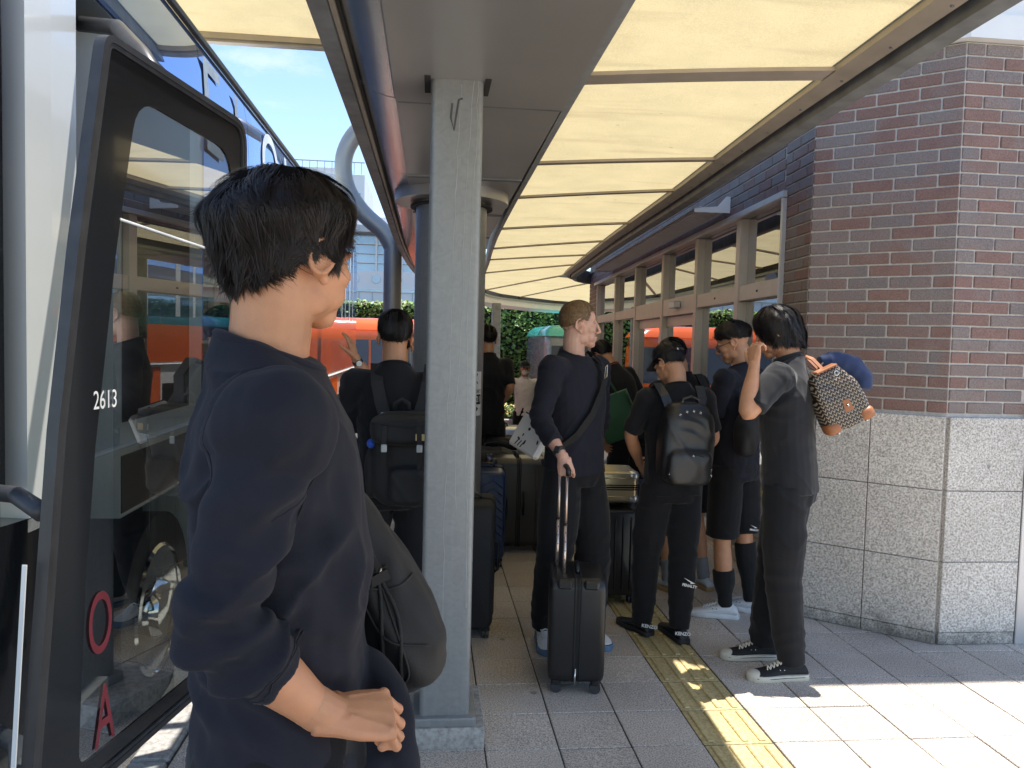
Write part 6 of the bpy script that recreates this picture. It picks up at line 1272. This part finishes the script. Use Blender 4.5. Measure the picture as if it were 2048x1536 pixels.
for yy in (-0.035, 0.035): mk('handle', G().strap([Mt @ V(-0.07, yy, 0.16), Mt @ V(-0.06, yy, 0.28), Mt @ V(-0.01, yy * 0.4, 0.345), Mt @ V(0.05, yy, 0.28), Mt @ V(0.07, yy, 0.16)], 0.024, 0.005, (0.2, 1, 0)), 'tote_green', tt)
pbr('collar_orange', (0.55, 0.09, 0.03), 0.7); ck = [p6.T(0.074 * math.cos(2 * PI * k / 20), -0.022 + 0.070 * math.sin(2 * PI * k / 20), 1.552) for k in range(20)]; mk('orange_collar', G().tube(ck, 0.007, 6, closed=True), 'collar_orange', p6.root, False, True)
# studded backpack of the cap man
kb_ = tth('backpack', 'black leather backpack with star studs on the cap man', 'backpack', (1.365, 4.05, 0.92)); Mk = Matrix.Translation((1.372, 4.055, 1.13)) @ Matrix.Rotation(rad(6), 4, 'Z') @ Matrix.Rotation(rad(3), 4, 'Y')
g = G(); g.ell((0, 0, -0.01), (0.150, 0.085, 0.215), None, 28, 20, 0.55); g.ell((0, -0.07, -0.115), (0.125, 0.045, 0.095), None, 24, 16, 0.5); g.ell((0, 0.01, 0.12), (0.125, 0.07, 0.11), None, 24, 16, 0.6)
me = fuse(g.xf(Mk), 'pack_body', 0.007, 4); wrinkle(me, 0.006, [(Mk @ V(0, -0.08, 0.1), 0.1, V(0.3, 0, 0.9), 0.06, 0.004)], vertical=6, freq=7, seed=9); link('pack_body', me, 'leather_black', kb_, True, True)
def stud(x, y, z):
    g = G()
    for k in range(4): a = PI / 2 * k + 0.4; g.ell((x + 0.0045 * math.cos(a), y, z + 0.0045 * math.sin(a)), (0.0048, 0.003, 0.0022), Matrix.Rotation(-a, 3, 'Y'), 8, 6)
    mk('star_stud', g.xf(Mk), 'buckle', kb_)
for k in range(7): stud(-0.09 + k * 0.03, -0.112 + 0.012 * abs(k - 3) / 3, -0.048 - 0.004 * abs(k - 3))
for k in range(3): stud(-0.108 - k * 0.004, -0.098, -0.085 - k * 0.032); stud(0.108 + k * 0.004, -0.098, -0.085 - k * 0.032)
for k in range(9):
    a = rad(20 + 140 * k / 8); stud(0.128 * math.cos(a), -0.052 - 0.02 * math.sin(a), 0.06 + 0.125 * math.sin(a))
zp = [Mk @ V(0.118 * math.cos(rad(a)), -0.095 - 0.015 * math.sin(rad(a)), -0.125 + 0.085 * math.sin(rad(a))) for a in range(0, 181, 15)]; mk('pocket_zip', G().tube(zp, 0.004, 6), 'zip_black', kb_, True, True)
mk('grab_handle', G().strap([Mk @ V(-0.05, -0.01, 0.20), Mk @ V(-0.045, -0.02, 0.245), Mk @ V(0, -0.022, 0.262), Mk @ V(0.045, -0.02, 0.245), Mk @ V(0.05, -0.01, 0.20)], 0.02, 0.01, (0, 1, 0)), 'leather_black', kb_)
for sx in (-1, 1): wstrap(kb_, [Mk @ V(sx * 0.125, 0.24, 0.26), Mk @ V(sx * 0.125, 0.15, 0.31), Mk @ V(sx * 0.11, 0.075, 0.25), Mk @ V(sx * 0.075, 0.035, 0.15)], 0.05, 0.012, (1, 0, 0), 'leather_black')
wstrap(p8.root, [V(1.79, 5.22, 1.46), V(1.80, 5.10, 1.47), V(1.84, 5.02, 1.36), V(1.87, 5.02, 1.2)], 0.05, 0.012, (1, 0, 0), 'bag_black', 'shoulder_strap')
# cap with rear strap and opening
def cap(pq, m, flip=False, nm='cap'):
    M = pq.HM @ Matrix.Rotation(0.0, 4, 'Z'); hs = pq.hs; c0 = V(0, -0.012, 0.036); g = G(); vs = [M @ ((c0 + V(0, 0, 0.105)) * hs)]; NA, NT = 40, 10
    for j in range(1, NT + 1):
        for i in range(NA):
            az = 2 * PI * i / NA; th = (1.42 + 0.10 * math.cos(az + PI)) * j / NT; p = scalp(az, th, 0.091, 0.112, 0.105); vs.append(M @ ((c0 + p) * hs))
    fs = [[0, 1 + i, 1 + (i + 1) % NA] for i in range(NA)]
    for j in range(NT - 1):
        for i in range(NA):
            az = 2 * PI * i / NA; a_ = abs((az + PI) % (2 * PI) - PI)
            if a_ > 2.72 and j >= 6 and j < 9 - (1 if a_ < 2.9 else 0): continue
            a = 1 + j * NA; fs.append([a + i, a + NA + i, a + NA + (i + 1) % NA, a + (i + 1) % NA])
    g.v = vs; g.f = fs; o = mk(nm, g, m, pq.root, False, True); md = o.modifiers.new('thick', 'SOLIDIFY'); md.thickness = 0.003
    bill = G(); rs = []
    for k in range(13):
        a = -1.0 + 2.0 * k / 12; b0 = c0 + scalp(a, 1.33, 0.090, 0.111, 0.105); ln = 0.072 * math.cos(a * 0.9) ** 0.6; b1 = b0 + V(0.25 * math.sin(a) * ln, ln, -0.018 - 0.014 * abs(a)); rs.append([M @ (p * hs) for p in (b0, b1, b1 + V(0, 0, -0.003), b0 + V(0, 0, -0.003))])
    mk('cap_bill', bill.rings(rs), m, o, False, auto=40); mk('cap_button', G().ell(M @ ((c0 + V(0, 0, 0.106)) * hs), 0.007), m, o, False, True)
    sp = [M @ ((c0 + scalp(PI + u, 1.46, 0.093, 0.114, 0.105)) * hs) for u in (-0.45, -0.22, 0, 0.22, 0.45)]; mk('cap_strap', G().strap(sp, 0.014, 0.003, tuple(M.to_3x3() @ V(0, 0, 1))), m, o, False); mk('cap_buckle', G().box(sp[3], (0.012, 0.006, 0.014), M.to_3x3().normalized(), 0.002), 'buckle', o, False)
    for k in range(6): mk('cap_seam', G().tube([M @ ((c0 + scalp(k * PI / 3, t, 0.0915, 0.1125, 0.1055)) * hs) for t in (0.05, 0.4, 0.8, 1.0)], 0.0012, 5), m, o, False)
cloth('cap_black', (0.011, 0.011, 0.012)); cap(p7, 'cap_black'); cap(p4, 'cap_black')
mg = G(); mg.ell(p4.HM @ (V(0, 0.070, -0.052) * p4.hs), (0.056 * p4.hs, 0.046 * p4.hs, 0.048 * p4.hs), p4.HM.to_3x3(), 18, 12); mk('face_mask', mg, 'mask_white', p4.root, False, True)
for q_ in (-1, 1): mk('mask_loop', G().tube([p4.HM @ (V(q_ * x, y, z) * p4.hs) for x, y, z in ((0.05, 0.06, -0.035), (0.082, -0.01, 0.01))], 0.002, 5), 'mask_white', p4.root, False)
# spectacles
M = p10.HM; hs = p10.hs; fr = None
for q_ in (-1, 1):
    o = mk('spectacle_rim', G().tube([M @ (V(q_ * 0.033 + 0.024 * math.cos(2 * PI * k / 20), 0.099 - 0.004 * abs(math.cos(2 * PI * k / 20)), 0.0 + 0.021 * math.sin(2 * PI * k / 20)) * hs) for k in range(20)], 0.0018, 6, closed=True), 'case_black', p10.root, False, True)
    mk('spectacle_arm', G().tube([M @ (V(q_ * x, y, z) * hs) for x, y, z in ((0.058, 0.095, 0.006), (0.078, 0.05, 0.008), (0.084, -0.012, 0.012))], 0.0018, 6), 'case_black', o, False, True)
mk('spectacle_bridge', G().tube([M @ (V(x, 0.100, 0.004) * hs) for x in (-0.010, 0.010)], 0.0018, 6), 'case_black', p10.root, False)
# sling bag of the glasses man
gb = soft_bag('sling_bag', 'crumpled black nylon sling bag at the side of the glasses man', (1.86, 4.40, 1.02), (0.075, 0.05, 0.13), 0.7, 'bag_black', 0.4, 6.0, 0.014, vox=0.008); wstrap(gb, [V(1.99, 4.62, 1.54), V(1.90, 4.50, 1.50), V(1.84, 4.46, 1.40), V(1.835, 4.43, 1.30), V(1.85, 4.40, 1.24)], 0.04, 0.005, (1, 0.3, 0)); mk('toggle', G().ell((1.83, 4.345, 1.20), (0.01, 0.006, 0.016)), 'galv_light', gb)
# weekend bag with tan corners and the blue neck pillow of the right-hand man
def weave_mat():
    m, t, b = nodes('monogram_canvas'); N = t.nodes.new; LK = t.links.new; g = N('ShaderNodeTexCoord'); mp_ = N('ShaderNodeMapping'); mp_.inputs['Scale'].default_value = (1, 1, 1); LK(g.outputs['Object'], mp_.inputs[0])
    sx = N('ShaderNodeSeparateXYZ'); LK(mp_.outputs[0], sx.inputs[0])
    def M_(op, a, b_=None, c=None):
        n = N('ShaderNodeMath'); n.operation = op
        for i, v in enumerate((a, b_, c)):
            if v is None: continue
            if isinstance(v, (int, float)): n.inputs[i].default_value = v
            else: LK(v, n.inputs[i])
        return n.outputs[0]
    u = M_('MULTIPLY', sx.outputs[0], 52.0); v = M_('MULTIPLY', sx.outputs[2], 52.0)
    zig = M_('ABSOLUTE', M_('SUBTRACT', M_('FRACT', u), 0.5)); w = M_('FRACT', M_('ADD', v, M_('MULTIPLY', zig, 1.6))); band = M_('LESS_THAN', w, 0.40); dots = M_('GREATER_THAN', zig, 0.10); msk = M_('MULTIPLY', band, dots)
    mx = N('ShaderNodeMixRGB'); mx.inputs[1].default_value = (0.022, 0.015, 0.011, 1); mx.inputs[2].default_value = (0.36, 0.29, 0.22, 1); LK(msk, mx.inputs[0]); LK(mx.outputs[0], b.inputs['Base Color']); b.inputs['Roughness'].default_value = 0.35
weave_mat(); pbr('leather_tan', (0.36, 0.135, 0.05), 0.42, var=0.12, scale=18); pbr('pillow_navy', (0.016, 0.034, 0.105), 0.8, var=0.1, sheen=0.2)
wk = thing('weekend_bag', 'patterned canvas bag with tan leather corners on the right man\'s shoulder', 'bag', (2.0, 3.68, 1.42), rad(-8)); wk.matrix_basis = Matrix.Translation((1.995, 3.66, 1.425)) @ Matrix.Rotation(rad(-6), 4, 'Z') @ Matrix.Rotation(rad(-27), 4, 'Y')
g = G(); g.rings([[V(x * k, y * d, z) for x, y in rrect(0.24, 0.13, 0.035, 4)] for z, k, d in ((-0.15, 0.96, 0.92), (-0.14, 1.0, 1.0), (-0.05, 1.0, 1.0), (0.06, 0.88, 0.85), (0.13, 0.62, 0.6), (0.155, 0.55, 0.45))])
me = fuse(g, 'bag_body', 0.006, 4); wrinkle(me, 0.007, [(V(0, -0.06, 0.08), 0.08, V(0.5, 0, 0.8), 0.05, 0.005)], vertical=9, freq=9, seed=3); link('bag_body', me, 'monogram_canvas', wk, False, True)
for sx in (-1, 1): mk('corner_patch', G().ell((sx * 0.088, -0.02, -0.125), (0.042, 0.052, 0.034), None, 18, 12, 0.7), 'leather_tan', wk, False, True)
mk('front_tab', G().prism([(-0.022, -0.03), (0.024, -0.03), (0.018, 0.03), (-0.012, 0.03)], 0.006, basis((0.01, -0.066, -0.045), (1, 0, 0), (0, 0, 1)) @ Matrix.Translation((0, 0, -0.003))), 'leather_tan', wk, False); mk('tab_stud', G().ell((0.012, -0.075, -0.045), 0.006), 'buckle', wk, False, True); mk('top_patch', G().box((0.0, -0.022, 0.155), (0.11, 0.06, 0.012), None, 0.004), 'leather_tan', wk, False); mk('ring', G().tube([(0.03 + 0.011 * math.cos(k), -0.062, 0.12 + 0.011 * math.sin(k)) for k in [2 * PI * j / 12 for j in range(12)]], 0.003, 6, closed=True), 'buckle', wk, False)
for sx in (-1, 1): mk('foot_stud', G().ell((sx * 0.075, -0.045, -0.157), 0.008), 'buckle', wk, False, True)
IW = wk.matrix_basis.inverted()
for dy in (0.0, 0.045): mk('handle', G().strap([IW @ V(1.94, 3.70 + dy, 1.56), IW @ V(1.905, 3.74 + dy, 1.61), IW @ V(1.875, 3.80 + dy, 1.625), IW @ V(1.90, 3.88, 1.60), IW @ V(1.97, 3.80, 1.55)], 0.020, 0.006, (0.6, 0.5, 0.3)), 'leather_tan', wk, False)
pw = thing('neck_pillow', 'navy blue neck pillow tied to the patterned bag', 'pillow', (2.12, 3.78, 1.5)); g = G(); g.tube([(1.97, 3.80, 1.595), (2.06, 3.79, 1.60), (2.14, 3.78, 1.575), (2.195, 3.77, 1.52), (2.19, 3.76, 1.46)], [0.035, 0.052, 0.058, 0.056, 0.045], 18); g.tube([(2.0, 3.88, 1.585), (2.08, 3.87, 1.57), (2.14, 3.85, 1.52), (2.16, 3.83, 1.46)], [0.035, 0.05, 0.055, 0.04], 18)
me = fuse(g, 'pillow_body', 0.008, 6); wrinkle(me, 0.006, [(V(2.12, 3.75, 1.56), 0.1, V(0.8, 0, -0.5), 0.06, 0.004)], vertical=6, freq=8, seed=2); link('pillow_body', me, 'pillow_navy', pw, True, True); mk('cord', G().tube([(1.93, 3.72, 1.565), (1.97, 3.76, 1.585), (2.0, 3.79, 1.60)], 0.006, 8), 'webbing', pw)
# prints on the clothes and shoe details
def pr_text(pq, body, size, p, xdir, ydir, m='print_white', sq=1.0): return text(body, size, basis(pq.W(p), pq.root.matrix_basis.inverted().to_3x3() @ Vector(xdir), pq.root.matrix_basis.inverted().to_3x3() @ Vector(ydir)), m, pq.root, 'print', False, squeeze=sq, bold=0.0006)
def logo(pq, p, xd, yd, w):
    M = basis(pq.W(p), pq.root.matrix_basis.inverted().to_3x3() @ Vector(xd), pq.root.matrix_basis.inverted().to_3x3() @ Vector(yd)); g = G().prism([(-w / 2, w * 0.32), (w * 0.5, w * 0.05), (w * 0.12, -w * 0.03), (w * 0.12, w * 0.06)], 0.001, M); mk('logo_print', g, 'print_white', pq.root, False)
pr_text(p7, 'PENALTY', 0.021, (1.448, 4.118, 0.335), (1, 0.05, -0.22), (0.2, 0, 1)); logo(p7, (1.443, 4.116, 0.352), (1, 0.05, -0.22), (0.2, 0, 1), 0.075)
for sd, x, y, a in (('l', 1.262, 4.228, 0.35), ('r', 1.418, 4.112, 0.05)): pr_text(p7, 'KENZO', 0.026, (x, y, 0.068), (math.cos(a), -math.sin(a), -0.05), (0, 0.1, 1))
pr_text(p10, 'PENALTY', 0.014, (1.99, 4.54, 0.545), (1, 0.1, -0.15), (0.1, 0, 1)); logo(p10, (1.985, 4.538, 0.56), (1, 0.1, -0.15), (0.1, 0, 1), 0.05)
pr_text(p6, 'PENALTY', 0.014, (1.80, 6.36, 0.62), (1, 0.1, 0), (0, 0, 1)); logo(p6, (1.80, 6.358, 0.64), (1, 0.1, 0), (0, 0, 1), 0.05)
def laces(pq, sd, m, n=5, toe=True, tcol='sole_cream'):
    sh_, M = pq.shoes[sd]; s = pq.s * 1.06
    for k in range(n):
        y = 0.045 + k * 0.016; z = 0.088 - k * 0.0065
        for q_ in (-1, 1): mk('lace', G().tube([M @ (V(q_ * 0.024, y, z - 0.006) * s), M @ (V(0, y + 0.006, z + 0.004) * s), M @ (V(-q_ * 0.022, y + 0.014, z - 0.009) * s)], 0.0035, 6), m, sh_, False, True)
    if toe: mk('toe_cap', G().ell(M @ (V(0, 0.172, 0.022) * s), (0.042 * s, 0.038 * s, 0.022 * s), M.to_3x3(), 16, 10), tcol, sh_, False, True)
    mk('eyelets', G().ell(M @ (V(0.036, 0.07, 0.055) * s), 0.004, None, 8, 6).ell(M @ (V(-0.036, 0.07, 0.055) * s), 0.004, None, 8, 6).ell(M @ (V(-0.036, 0.05, 0.055) * s), 0.004, None, 8, 6), 'buckle', sh_, False, True)
for sd in 'rl': laces(p11, sd, 'sole_cream'); laces(p10, sd, 'shoe_white', 5, False); laces(p5, sd, 'shoe_white', 5, False)
for sd in 'rl':
    sh_, M = p11.shoes[sd]; st_ = [(-0.075, 0.026), (-0.045, 0.037), (0.03, 0.039), (0.11, 0.047), (0.18, 0.040)]
    for q_ in (-1, 1): mk('sole_line', G().tube([M @ (V(q_ * w * 1.075, y, 0.020) * p11.s * 1.06) for y, w in st_], 0.0014, 5), 'canvas_black', sh_, False)
